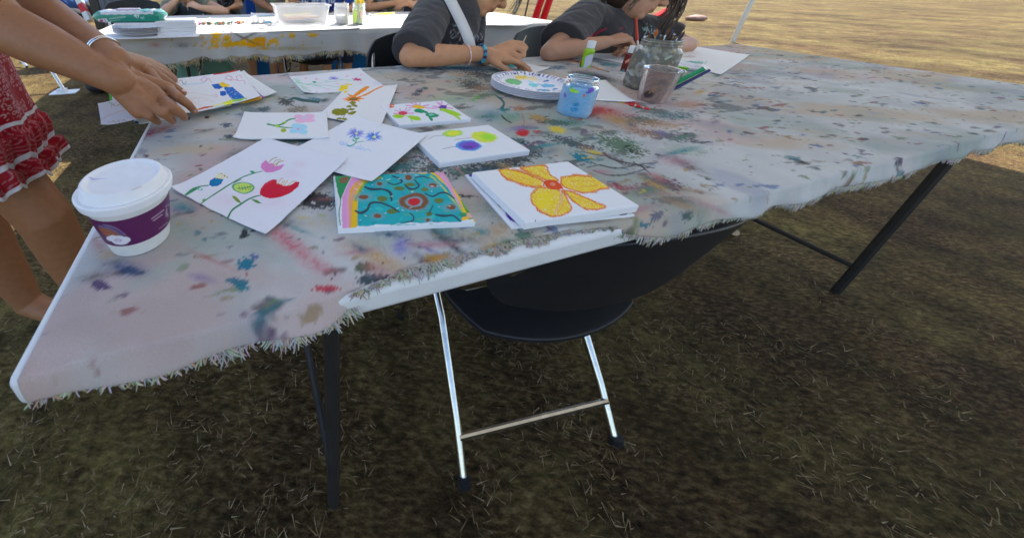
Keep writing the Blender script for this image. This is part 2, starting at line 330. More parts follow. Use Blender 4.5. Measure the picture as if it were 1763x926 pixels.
def copytree(o, parent=None):
    c = o.copy(); COL.objects.link(c); c.parent = parent
    for ch in o.children:
        copytree(ch, c)
    return c
# =================================================================== SETTING
def ground_mat():
    m = bpy.data.materials.new('dry_grass'); m.use_nodes = True; N = m.node_tree.nodes; L = m.node_tree.links; b = N['Principled BSDF']; b.inputs['Roughness'].default_value = .95; b.inputs['Specular IOR Level'].default_value = .1
    tc = N.new('ShaderNodeTexCoord')
    def noise(sc, det=8, st=None):
        n = N.new('ShaderNodeTexNoise'); n.inputs['Scale'].default_value = sc; n.inputs['Detail'].default_value = det; n.inputs['Roughness'].default_value = .65
        if st: mp = N.new('ShaderNodeMapping'); mp.inputs['Scale'].default_value = st; mp.inputs['Rotation'].default_value = (0, 0, .5); L.new(tc.outputs['Object'], mp.inputs[0]); L.new(mp.outputs[0], n.inputs['Vector'])
        else: L.new(tc.outputs['Object'], n.inputs['Vector'])
        return n.outputs['Fac']
    def ramp(src, stops):
        r = N.new('ShaderNodeValToRGB'); e = r.color_ramp.elements; e[0].position, e[0].color = stops[0][0], (*stops[0][1], 1); e[1].position, e[1].color = stops[1][0], (*stops[1][1], 1)
        for p, c in stops[2:]: q = e.new(p); q.color = (*c, 1)
        L.new(src, r.inputs[0]); return r.outputs[0]
    fine = ramp(noise(38, 12, (1, 2.6, 1)), [(.34, (.026, .014, .006)), (.70, (.30, .228, .12)), (.5, (.115, .070, .034))])
    big = ramp(noise(1.1, 9), [(.40, (.0, .0, .0)), (.60, (1, 1, 1))])
    green = ramp(noise(26, 12), [(.34, (.02, .022, .006)), (.68, (.27, .255, .085))])
    mx = N.new('ShaderNodeMixRGB'); k = N.new('ShaderNodeMath'); k.operation = 'MULTIPLY'; k.inputs[1].default_value = .45; L.new(big, k.inputs[0]); L.new(k.outputs[0], mx.inputs[0]); L.new(fine, mx.inputs[1]); L.new(green, mx.inputs[2])
    pt = ramp(noise(.55, 10), [(.36, (.45, .42, .36)), (.60, (1.25, 1.22, 1.1))]); m2 = N.new('ShaderNodeMixRGB'); m2.blend_type = 'MULTIPLY'; m2.inputs[0].default_value = .85; L.new(mx.outputs[0], m2.inputs[1]); L.new(pt, m2.inputs[2])  # lawn mottling; dark patches also put shade streaks into the grass colour
    p3 = ramp(noise(5, 8), [(.36, (.45, .42, .38)), (.62, (1.3, 1.25, 1.15))]); m3 = N.new('ShaderNodeMixRGB'); m3.blend_type = 'MULTIPLY'; m3.inputs[0].default_value = .8; L.new(m2.outputs[0], m3.inputs[1]); L.new(p3, m3.inputs[2])
    L.new(m3.outputs[0], b.inputs['Base Color'])
    bp = N.new('ShaderNodeBump'); bp.inputs['Strength'].default_value = 1; bp.inputs['Distance'].default_value = .02; L.new(noise(80, 8), bp.inputs['Height']); L.new(bp.outputs[0], b.inputs['Normal'])
    return m
G = ground_mat()
xs = np.concatenate([np.linspace(-200, -12, 12), np.linspace(-10, 12, 120), np.linspace(14, 200, 12)]); ys = np.concatenate([np.linspace(-60, -4, 6), np.linspace(-3, 14, 100), np.linspace(16, 300, 14)])
gx, gy = np.meshgrid(xs, ys, indexing='ij'); gz = (fbm(gx.ravel()*1.4, gy.ravel()*1.4, 3)-.5)*.03-.004
meta(mk('ground', np.stack([gx.ravel(), gy.ravel(), gz], -1), gridF(len(xs), len(ys)), G), kind='structure')
def straw():
    n = 90000; r = RNG
    x = np.concatenate([r.uniform(-3.4, 3.2, n//2), r.uniform(-1.9, 1.8, n//2)]); y = np.concatenate([r.uniform(-.3, 5.2, n//2), r.uniform(.0, 2.6, n//2)])
    k = fbm(x*7, y*7, 8, 4) > r.uniform(.38, .66, n); x, y = x[k], y[k]; n = len(x)
    a = r.uniform(0, 6.283, n); L = r.uniform(.010, .034, n); t = r.uniform(.0, .5, n)**1.5*1.6; wd = r.uniform(.0007, .0016, n)
    p = np.stack([x, y, np.full(n, -.004)], -1); d = np.stack([np.cos(a)*np.cos(t), np.sin(a)*np.cos(t), np.sin(t)], -1); s = np.stack([-np.sin(a), np.cos(a), 0*a], -1)
    p[:, 2] += r.uniform(.004, .016, n)
    V = np.stack([p-s*wd[:, None], p+s*wd[:, None], p+d*L[:, None]], 1).reshape(-1, 3)
    base = np.array([(.22, .15, .075), (.13, .085, .04), (.05, .032, .014), (.06, .065, .02), (.30, .23, .13)])[r.choice(5, n, p=[.3, .27, .2, .13, .1])]
    m = mat('straw', vcol=True, rough=.8, spec=.2)
    meta(mk('trampled_grass', V, np.arange(3*n).reshape(-1, 3), m, smooth=False, col=np.repeat(base, 3, 0)), 'dry trampled grass matted over the ground', 'grass', kind='stuff')
straw()
# unseen canopies built as sails, outlined to cast the shade below; masts added
SAIL = mat('sail_cloth', (.82, .82, .80), .8); b = SAIL.node_tree.nodes['Principled BSDF']; N = SAIL.node_tree.nodes; L = SAIL.node_tree.links
tr = N.new('ShaderNodeBsdfTranslucent'); tr.inputs[0].default_value = (.86, .85, .82, 1); mx = N.new('ShaderNodeMixShader'); mx.inputs[0].default_value = .31
L.new(b.outputs[0], mx.inputs[1]); L.new(tr.outputs[0], mx.inputs[2]); L.new(mx.outputs[0], N['Material Output'].inputs['Surface'])
H = 2.5
def sail(u0, u1, v0, v1, label, masts, flap=0):
    du, dv = SU*H, SV*H; s, t = np.meshgrid(np.linspace(0, 1, 30), np.linspace(0, 1, 30), indexing='ij'); s = s.ravel(); t = t.ravel()
    U = u0+du+(u1-u0)*s; Vv = v0+dv+(v1-v0)*t
    z = H-.10*np.sin(math.pi*s)*np.sin(math.pi*t)
    V = np.stack([T(a, b, c) for a, b, c in zip(U, Vv, z)])
    r = thing('shade_sail', label, 'shade sail', T(u0+du, v0+dv, H))
    solid(mk('sail_panel', V, gridF(30, 30), SAIL, r), .002)
    for (i, j), e in masts: m = MB(); m.tube([T(u0+du+(u1-u0)*i, v0+dv+(v1-v0)*j, H), e], .006, (.7, .7, .68), 6); m.build('rope', mat('rope', vcol=True), r)
    return r
sail(-1.68, 4.4, -3.2, 1.50, 'large white sail, unseen overhead, shaped to shade the nearer table', [((0, 0), T(-5, -4, 3)), ((1, 0), T(7, -4, 3)), ((0, 1), T(-5.5, 4.2, 3)), ((1, 1), T(8.5, 4.0, 3))])
sail(-1.72, 3.7, 2.16, 5.2, 'white sail, unseen overhead, shaped to shade the ground behind the farther table', [((0, 0), T(-5.5, 4.2, 3)), ((1, 0), T(8.5, 4.0, 3)), ((0, 1), T(-7, 9, 3)), ((1, 1), T(8.5, 9.5, 3))])
for k, (u, v, wd) in enumerate(((-5, -4, 'behind the camera on the left'), (7, -4, 'behind the camera on the right'), (-5.5, 4.2, 'left of the two tables'), (8.5, 4.0, 'right of the two tables'), (-7, 9, 'far away on the left'), (8.5, 9.5, 'far away on the right'))):
    if k in (0, 1, 4): continue
    m = MB(); m.tube([T(u, v, -.02), T(u, v, 3.05)], .035, (.55, .55, .55), 12); o = m.build('sail_mast', mat('mast_metal', vcol=True, rough=.35, metal=.6)); meta(o, 'tall grey mast added to hold the unseen sails, '+wd, 'mast')
# ------------------------------------------------------------------ folding tables
V0, V1, UL, UR = .222, 1.035, -.2, 2.24
def table(name, label, u0, u1, v0, v1, dark=False):
    r = thing(name, label, 'table', T((u0+u1)/2, (v0+v1)/2, 0)); a = TA; cx = T((u0+u1)/2, (v0+v1)/2, 0)
    m = MB(); m.box(cx+A3(0, 0, .7215), u1-u0, v1-v0, .033, a, (.72, .72, .72)); m.build('tabletop', WPLAST, r, bevel=.008)
    for s in (0, 1):
        m = MB(); v = v0+.006 if s == 0 else v1-.006
        m.tube([T(u0+.06, v+.03*(1-2*s), .69), T(u1-.06, v+.03*(1-2*s), .69)], .011, (.4, .4, .4)); m.build('frame_rail', DARKM if dark else CHROME, r)
    for uu in (u0+.28, u1-.28):
        for v in (v0+.10, v1-.10):
            m = MB(); m.tube([T(uu, v, .70), T(uu, v, .0)], .0125, (.4, .4, .4)); m.build('leg', DARKM, r)
        for zb in (.12, .56): m = MB(); m.tube([T(uu, v0+.10, zb), T(uu, v1-.10, zb)], .009); m.build('leg_brace', DARKM, r)
        s = 1 if uu < (u0+u1)/2 else -1; m = MB(); m.tube([T(uu, (v0+v1)/2, .56), T(uu+s*.34, (v0+v1)/2, .69)], .008); m.build('strut', DARKM, r)
    return r
table('folding_table', 'white plastic folding table under the paint stained cloth, nearest the camera', UL, UR, V0, V1)
table('folding_table', 'folding table behind, under the yellow splashed cloth', -.65, 2.06, 1.9, 2.72, True)
# ------------------------------------------------------------------ near cloth with years of paint
BK = (.025, .03, .032); TEAL = (.03, .16, .19); GRN = (.10, .19, .11)
def near_paint(a):
    V = a.V; x, y = V[:, 0], V[:, 1]; al = (x*CT+y*ST); ac = (-x*ST+y*CT)
    n = fbm(x*5, y*5, 21, 4); n2 = fbm(al*7, ac*16, 33, 4); n3 = fbm(x*24, y*24, 41, 4)
    a.c *= (1+.35*(n-.5)+.22*(n3-.5))[:, None]
    k = np.arange(len(V))
    def lay(mask, col, al_): m = np.clip(mask, 0, 1)*al_; a.c[:] = a.c*(1-m[:, None])+np.array(col)*m[:, None]
    lay((n2-.54)*6, (.33, .34, .36), .42); lay((fbm(x*5+9, y*8, 51, 5)-.53)*7, (.50, .37, .24), .6); lay((fbm(x*5+3, y*7+9, 61, 5)-.55)*7, (.28, .35, .31), .6)
    lay((fbm(x*5+30, y*6+9, 71, 5)-.56)*7, (.55, .33, .31), .5); lay((fbm(x*9+3, y*9+90, 81, 4)-.64)*9, (.27, .30, .40), .45)
    # scattered small marks, denser in the middle and to the right
    dens = np.clip((al+.1)*1.4, .15, 1); cols = [BK, BK, TEAL, (.10, .13, .14), (.25, .06, .05), (.05, .12, .3), (.30, .2, .08), (.16, .22, .1), (.10, .04, .12)]
    for s in range(9):
        q = fbm(al*(12+3*s)+s*7, ac*(34+5*s)+s*11, 100+s, 5)*.8+n3*.2; lay((q-(.735-.025*dens))*22, cols[s], .7)
    # large pebbled dark areas
    q = fbm(al*9+4, ac*22+2, 201, 5)*.75+n3*.25; lay((q-.62)*22*(al > .35)*(al < 1.2)*(ac > .42), (.07, .085, .09), .6)
    W, B, E = a.wash, a.blot, a.ell
    W(330, 258, 60, 10, (.55, .40, .20), .6, -2); W(250, 232, 34, 8, (.25, .04, .08), .9, -18); W(285, 222, 20, 6, (.3, .1, .06), .6, -15); W(470, 250, 40, 12, GRN, .5, -15); W(410, 265, 30, 9, (.12, .16, .14), .6, -20)
    W(500, 420, 75, 16, (.55, .14, .17), .75, 38); W(555, 462, 34, 12, (.5, .18, .2), .55, 20); B(562, 498, 18, 5, (.5, .03, .05), .85); W(400, 440, 55, 14, (.4, .5, .5), .5, 0); W(275, 470, 70, 14, (.36, .46, .40), .6, -25)
    B(424, 456, 13, 9, (.01, .17, .26), .95, -20); B(410, 487, 15, 6, (.01, .15, .22), .9, 10); B(418, 497, 12, 5, (.01, .18, .24), .85); B(437, 443, 6, 5, (.02, .07, .3), .8); B(340, 402, 5, 4, (.01, .14, .2), .8); B(352, 412, 5, 3, (.01, .14, .2), .8)
    W(215, 462, 40, 14, (.10, .12, .22), .8, 10); B(228, 468, 20, 5, (.03, .07, .15), .8, 8); B(175, 492, 14, 7, (.07, .04, .14), .85); W(185, 438, 22, 12, (.5, .3, .12), .6); W(168, 420, 14, 12, (.45, .14, .14), .6); W(160, 478, 30, 8, (.15, .14, .13), .7, -10)
    B(545, 346, 30, 12, (.045, .045, .05), .95, 3, .3); B(528, 341, 12, 7, (.06, .06, .065), .9); E(538, 349, 4, 1.6, (.6, .6, .6), 20); B(421, 405, 6, 7, BK, .95, 30); B(436, 398, 4, 2, BK, .8)
    W(310, 390, 45, 14, (.30, .36, .34), .7, 30); W(345, 420, 45, 10, (.34, .40, .36), .6, 25); W(550, 385, 40, 10, (.5, .4, .2), .35); B(520, 375, 10, 3, (.6, .45, .1), .5); B(555, 372, 8, 3, (.35, .42, .1), .5)
    W(650, 445, 60, 16, (.55, .33, .13), .75, 25); W(690, 425, 15, 16, (.16, .17, .55), .85, 10); W(640, 420, 40, 14, (.35, .40, .32), .6); B(627, 462, 13, 8, (.06, .10, .05), .85, -25); B(640, 480, 22, 6, (.02, .05, .07), .9, -8); B(710, 476, 16, 7, (.04, .12, .09), .8); W(600, 430, 30, 14, (.5, .3, .25), .4)
    W(762, 410, 60, 7, (.04, .05, .06), 1.1, 38); W(800, 405, 60, 14, (.38, .33, .22), .7, 10); W(860, 395, 34, 18, (.50, .32, .16), .8, -20); W(860, 365, 40, 30, (.22, .27, .25), .6, 30); W(920, 408, 40, 10, (.40, .30, .17), .7); B(900, 405, 14, 7, (.03, .15, .10), .75); B(748, 446, 15, 8, (.55, .28, .02), .8); B(880, 425, 12, 7, (.6, .4, .05), .7); W(770, 450, 20, 7, (.5, .3, .3), .5)
    W(850, 335, 22, 34, (.12, .16, .15), .8, -20); B(1063, 398, 8, 5, (.03, .02, .12), .85); B(1110, 388, 8, 5, (.02, .16, .22), .85); B(1130, 372, 10, 6, (.05, .06, .16), .7); B(1180, 372, 9, 7, (.03, .07, .1), .8); W(1120, 350, 50, 12, (.32, .38, .34), .6, -10)
    # dark pebbled band between the canvases
    for cx, cy, rx, ry in ((700, 268, 34, 13), (745, 290, 30, 7), (800, 295, 40, 7), (690, 290, 22, 8), (850, 288, 40, 8), (890, 275, 26, 8), (640, 253, 14, 6), (520, 241, 40, 6)): B(cx, cy, rx, ry, (.05, .065, .065), .85, -8, .9)
    a.line([(706, 262), (716, 270), (730, 272), (742, 282)], 1.6, (.35, .22, .08)); W(705, 265, 30, 10, (.45, .5, .5), .5)
    # left middle scribbles
    B(465, 222, 22, 7, (.05, .075, .08), .85, -8); B(478, 236, 30, 6, (.06, .08, .075), .75, -6, .9); B(492, 176, 13, 5, BK, .9, 8, .7); B(512, 189, 16, 4, (.03, .10, .09), .9, -4); B(545, 172, 14, 2.5, TEAL, .8, 5); a.line([(492, 176), (505, 170), (520, 173), (548, 177)], [1, 4, 5, 4], (.05, .12, .11)); B(455, 189, 9, 4, (.05, .08, .1), .8, -10); B(390, 216, 8, 3, (.04, .07, .1), .85); B(395, 236, 7, 2.6, (.04, .05, .06), .85); B(357, 203, 4, 2, BK, .9); B(325, 205, 3, 1.6, BK, .9, -40); B(430, 190, 14, 5, (.1, .15, .12), .6); W(440, 172, 40, 8, (.45, .42, .2), .5); W(520, 190, 40, 8, (.5, .36, .26), .6)
    B(228, 268, 5, 4, (.2, .03, .06), .8); B(253, 270, 4, 2.5, (.12, .04, .08), .9); B(246, 262, 8, 4, (.1, .12, .2), .4); E(249, 276, 1.6, 2.4, BK)
    # top right
    B(722, 158, 5, 3, (.03, .07, .08), .9); B(716, 163, 7, 2.4, (.04, .07, .1), .8); B(732, 153, 5, 2, (.02, .14, .1), .8); W(790, 118, 60, 4, (.03, .2, .3), .9, 2); B(830, 130, 30, 6, (.03, .05, .06), .8, 12, .9); B(815, 148, 22, 6, (.06, .06, .055), .8, 15, 1.); B(828, 153, 14, 4, (.35, .2, .12), .5); W(860, 128, 22, 4, GRN, .8, 20); W(770, 172, 50, 9, (.32, .42, .26), .7); B(822, 168, 9, 3, (.13, .35, .05), .7, -30); B(835, 165, 10, 3, (.05, .06, .05), .6)
    a.line([(852, 164), (862, 171), (868, 180), (863, 188)], [1.5, 3.5, 3, 5], (.02, .13, .14)); B(868, 190, 8, 2.6, (.01, .16, .17), .9); B(893, 188, 8, 4, (.35, .12, .06), .7); W(845, 200, 22, 10, (.12, .25, .33), .8, -10); W(880, 203, 25, 10, (.14, .3, .2), .8); a.line([(863, 200), (872, 208), (880, 212)], 2.2, BK)
    E(899, 229, 11, 6.2, (.55, .03, .03), wob=7, soft=.5); a.line([(901, 224), (902, 210), (898, 196)], 1.2, (.5, .08, .04)); B(925, 228, 6, 2.4, (.5, .04, .05), .8); W(905, 215, 34, 8, (.5, .3, .2), .5); B(893, 245, 16, 5, (.03, .10, .10), .8, 10, .8); B(915, 255, 14, 7, (.03, .03, .04), .8, 5, .9); B(958, 224, 12, 5, (.75, .55, .02), .85, 10); B(927, 247, 12, 3, (.02, .02, .1), .7)
    for cx, cy, rx, ry, c, al_, an in ((985, 247, 34, 5, (.03, .04, .05), .8, 14), (1020, 262, 20, 4, (.4, .2, .1), .6, 20), (1000, 272, 15, 5, (.01, .19, .26), .95, 22), (1022, 263, 10, 2.5, (.6, .5, .05), .8, 5), (1068, 250, 32, 11, (.06, .14, .06), .85, 20), (1090, 262, 14, 4, (.02, .05, .03), .8, 20), (1060, 275, 18, 3, (.12, .05, .05), .7, 25), (1130, 320, 30, 7, (.18, .03, .10), .85, -3), (1150, 322, 24, 4, (.10, .02, .07), .8, 10), (1068, 324, 15, 4, (.30, .03, .05), .85, 20), (1110, 330, 36, 8, (.35, .18, .2), .6, 10), (1150, 345, 26, 5, (.05, .06, .07), .5, 0), (1105, 208, 30, 6, (.03, .08, .07), .7, 8), (1140, 215, 30, 5, (.4, .22, .08), .6, 6), (1150, 235, 40, 5, (.03, .04, .06), .7, 10), (1100, 228, 30, 6, (.35, .2, .12), .6, 15), (1180, 260, 30, 6, (.3, .38, .3), .6, 5), (1160, 200, 30, 5, (.04, .12, .14), .7, 0), (1190, 180, 24, 5, (.5, .25, .15), .6, 0)): B(cx, cy, rx, ry, c, al_, an, .8)
    W(1035, 192, 40, 9, (.42, .05, .06), .95, 8); W(1062, 208, 38, 9, (.45, .24, .08), .8, 12); B(1010, 198, 22, 6, (.3, .04, .04), .7, -20); W(985, 212, 28, 7, (.05, .2, .14), .7, 8); B(930, 205, 18, 5, (.42, .25, .06), .8, 15); B(955, 212, 22, 4, (.04, .1, .08), .8, 5); B(1085, 178, 12, 2.5, (.6, .02, .03), .9, 5); B(1070, 176, 7, 2, (.75, .6, .02), .8)
    W(1030, 134, 34, 7, (.05, .055, .07), 1.1, 12); B(1000, 128, 18, 4, (.06, .07, .1), .7, 8); B(960, 117, 12, 3, (.04, .12, .2), .7); B(1050, 112, 14, 3, (.04, .18, .22), .8, 5); B(988, 107, 20, 2, (.5, .2, .08), .6, 5)
    for pts in ([(1010, 290), (1030, 285), (1062, 291), (1100, 284), (1128, 281)], [(1022, 294), (1050, 303), (1085, 300), (1120, 288)], [(1040, 268), (1062, 278), (1090, 283), (1125, 290)], [(1000, 262), (1040, 270)], [(1100, 284), (1122, 302)]): a.line(pts, [1.5, 3, 1.6], (.03, .035, .04), .8)
    for i in range(170):
        r_ = random.Random(7000+i); px, py = r_.uniform(240, 1240), r_.uniform(105, 480); g = 1 if py > 250 else .55
        if px < 600 and r_.random() < .55: continue
        c = r_.choice([(.06, .14, .20), (.10, .22, .16), (.42, .14, .12), (.50, .32, .10), (.10, .11, .13), (.12, .13, .14), (.20, .16, .34), (.05, .24, .26), (.34, .24, .15), (.45, .22, .26), (.08, .09, .09)])
        a.wash(px, py, r_.uniform(14, 46)*g, r_.uniform(3, 10)*g, c, r_.uniform(.5, 1.0), r_.uniform(-18, 28))
    for i in range(70):
        r_ = random.Random(3000+i); px, py = r_.uniform(640, 1200), r_.uniform(125, 390); g = 1 if py > 230 else .55; L_ = r_.uniform(8, 34)*g; an = r_.uniform(-.15, .55)
        c = r_.choice([BK, (.05, .06, .065), (.02, .12, .14), (.35, .05, .04), (.10, .20, .07), (.45, .24, .06), (.12, .03, .16), (.03, .10, .30), (.62, .45, .05), (.5, .2, .22)])
        a.line([(px, py), (px+L_*.3, py+L_*.3*math.tan(an)+r_.uniform(-3, 3)*g), (px+L_*.65, py+L_*.6*math.tan(an)+r_.uniform(-3, 3)*g), (px+L_, py+L_*math.tan(an))], [r_.uniform(.6, 3)*g, r_.uniform(1, 4)*g, .6], c, r_.uniform(.6, .95), crayon=r_.choice([0, .2, .4]), wob=6)
    for i in range(140):
        r_ = random.Random(i); px, py = r_.uniform(200, 1200), r_.uniform(120, 500); g = 1 if py > 250 else .5
        c = r_.choice([BK, BK, (.03, .1, .15), (.4, .06, .05), (.05, .15, .08), (.45, .3, .05)])
        B(px, py, r_.uniform(1, 5)*g, r_.uniform(.7, 2.4)*g, c, r_.uniform(.4, .9), r_.uniform(-30, 30))
def cloth(name, label, u0, u1, v0, v1, drop, paint, seamu, parent=None, base=(.52, .52, .51), wvy=.35, hk=None, du=.0024, dv=.0026, udense=1.95, vedge=None, wav=.002, ragged=.012):
    us = np.concatenate([np.arange(u0, min(udense, u1), du), np.arange(min(udense, u1), u1, .01)]); nv = int((v1-v0)/dv)+int(drop/dv)
    t = np.linspace(-drop, v1-v0, nv); Ug, Tg = np.meshgrid(us, t, indexing='ij'); e = vedge(us) if vedge else np.zeros(len(us)); E_ = e[:, None]
    on = Tg >= 0
    Vg = v0+E_+np.where(on, Tg*(v1-v0-E_)/(v1-v0), 0); Z = np.full_like(Ug, .7405)
    fl = fbm(Ug.ravel()*7, Tg.ravel()*9, 5, 3).reshape(Ug.shape)-.5
    hang = np.where(on, 0, -Tg); ragn = 1+(fbm(us*11, us*0+3, 9, 3)-.5)*.5*wvy
    hz = hang*ragn[:, None]*(hk(us)[:, None] if hk else 1)
    Vg = Vg-np.where(on, 0, .006+wvy*(.012*np.sin(us*31+2*np.sin(us*9))[:, None]*hang/max(drop, .01)+.012*fl))*np.minimum(hang/.02, 1)
    Z = Z-hz-np.where(on, 0, .0)+np.where(on, (fl+.5)*wav*.7, fl*.002)
    Z = Z+np.where(on & (Ug > seamu), .0016, 0)
    V = np.stack([CT*Ug-ST*Vg, ST*Ug+CT*Vg, Z], -1).reshape(-1, 3)
    A = Art(V, base, 3); paint(A)
    o = solid(mk(name, V, gridF(len(us), nv), CLOTHM, parent, col=A.c), .0009, 1)
    meta(o, label, 'tablecloth')
    return o, us, V.reshape(len(us), nv, 3)
def front_edge(us):
    # the cloth stops short of the lip on the left, reaches it and hangs over on the right
    return np.interp(us, [-.2, .04, .14, .22, .30, .38, .48, .6, 2.3], [-.006, -.004, .015, .017, .013, .008, -.004, -.010, -.010])+(fbm(us*22, us*0, 2, 3)-.5)*.005
cl, us, CV = cloth('tablecloth', 'canvas tablecloth stained all over with old paint and fringed along its front edge', UL+.012, UR+.01, V0+.004, V1+.006, .026, near_paint, .128, vedge=front_edge, hk=lambda u: np.interp(u, [.06, .13, .36, .50], [1, .02, .02, 1]))
def fringe(parent, us, CV, n, length, cols, hang, thick=.0007, seed=3, cut=None):
    r = random.Random(seed); m = MB()
    for i in range(n):
        k = int(r.random()*(len(us)-1)); u = us[k]
        cl_ = .5+.5*math.sin(u*61+3*math.sin(u*23))
        if r.random() > .30+.55*cl_: continue
        p = CV[k, 0]+A3(0, 0, .001); L = length*r.uniform(.3, 1.0)*(.6+.8*cl_); out = T(0, -1, 0); side = T(1, 0, 0)*r.uniform(-1.1, 1.1); c = r.choice(cols); c = tuple(q*r.uniform(.75, 1.15) for q in c)
        h = hang(u); pts = [p-out*.003]; q = p.copy()
        for j in range(4):
            st = (out*(1-h)*.8+side*(.5+.3*j)+A3(0, 0, -1)*(h*1.1+.12*j)); q = q+unit(st)*L/4; pts.append(q+A3(0, 0, .0015)*(1-h))
            if h < .6: q[2] = max(q[2], .7395) if (q@T(0, 1, 0)) > V0+.002 else q[2]
        rr = thick*r.uniform(.6, 1.3); m.tube(pts, [rr, rr*1.2, rr, rr*.9, rr*.5], c, 4)
    o = m.build('fringe', mat('thread', vcol=True, rough=.95, spec=.1), parent, sharp=None); return o
FC = [(.52, .50, .45), (.47, .45, .41), (.40, .38, .33), (.56, .54, .49), (.50, .48, .43), (.46, .43, .36), (.33, .31, .20), (.26, .27, .22), (.46, .38, .24), (.44, .42, .36)]
fringe(cl, us, CV, 4600, .013, FC, lambda u: float(np.interp(u, [.0, .36, .5], [.25, .3, .9])))
# far cloth
def far_paint(a):
    x, y = a.V[:, 0], a.V[:, 1]; n = fbm(x*5, y*5+a.V[:, 2]*6, 210, 4); a.c *= (1+.3*(n-.5))[:, None]
    Y = (.78, .42, .01)
    a.poly([(378, 80), (400, 73), (455, 62), (457, 78), (440, 81)], Y, crayon=.25, wob=8); a.poly([(420, 79), (440, 66), (457, 65), (457, 80)], (.85, .36, .005), crayon=.2)
    for cx, cy, rx, ry in ((372, 63, 6, 5), (370, 72, 6, 2.4), (391, 67, 5, 5), (396, 74, 4, 3), (388, 78, 5, 3), (354, 74, 3, 2), (372, 80, 4, 3), (472, 72, 7, 3), (503, 61, 4, 3), (538, 61, 6, 3), (463, 75, 3, 2), (486, 62, 2, 2), (407, 77, 3, 2), (455, 83, 5, 2)): a.blot(cx, cy, rx*1.25, ry*1.3, Y, .95)
    for i in range(60):
        r_ = random.Random(900+i); a.blot(r_.gauss(420, 60), r_.uniform(62, 84), r_.uniform(1, 3), r_.uniform(.8, 2), Y if r_.random() < .8 else (.4, .42, .05), .8)
    a.wash(315, 78, 14, 5, (.1, .1, .12), .6); a.wash(267, 78, 12, 5, (.5, .15, .1), .6); a.wash(178, 80, 5, 4, (.1, .4, .1), .7); a.wash(195, 78, 10, 5, (.5, .15, .12), .7); a.wash(240, 92, 40, 6, (.4, .3, .1), .4); a.wash(500, 84, 60, 4, (.35, .28, .08), .6); a.wash(500, 52, 60, 2, (.05, .4, .45), .6); a.ell(385, 55, 3, 1.5, (.05, .1, .5)); a.ell(398, 55, 2, 1.3, (.05, .1, .5))
    a.wash(415, 64, 30, 2, (.15, .13, .12), .9, 25); a.wash(430, 62, 18, 2, (.1, .09, .08), .9, -25); a.wash(200, 62, 60, 4, (.35, .3, .2), .3)
cf, usf, CVf = cloth('tablecloth', 'grey white tablecloth splashed with yellow paint on the farther table', -.67, 2.08, 1.893, 2.73, .125, far_paint, 9, base=(.57, .56, .55), wvy=.8, du=.005, dv=.005, wav=.006)
fringe(cf, usf, CVf, 2600, .032, [(.5, .47, .38), (.55, .53, .48), (.42, .36, .2), (.6, .42, .1), (.45, .42, .36)], lambda u: .95, .0021, 5)
# side flap of the far cloth at its left end
s, t = np.meshgrid(np.linspace(1.89, 2.73, 90), np.linspace(0, .12, 14), indexing='ij'); s = s.ravel(); t = t.ravel()
V = np.stack([T(-.672-.012*math.sin(a*20)*b/.12-.004, a, .742-b) for a, b in zip(s, t)]); A = Art(V, (.57, .56, .55), 4); far_paint(A); solid(mk('side_flap', V, gridF(90, 14), CLOTHM, cf, col=A.c), .001)
V = np.stack([T(2.084+.012*math.sin(a*20)*b/.12, a, .742-b) for a, b in zip(s, t)]); A = Art(V, (.57, .56, .55), 4); solid(mk('side_flap', V, gridF(90, 14)[:, ::-1], CLOTHM, cf, col=A.c), .001)
# =================================================================== PAINTINGS ON THE TABLE
W_ = (.80, .80, .82)
def pq(*c):                                     # corner points from the photograph's measured outline: (x, y, height)
    return [P(x, y, z) for x, y, z in c]
ZT = .7425
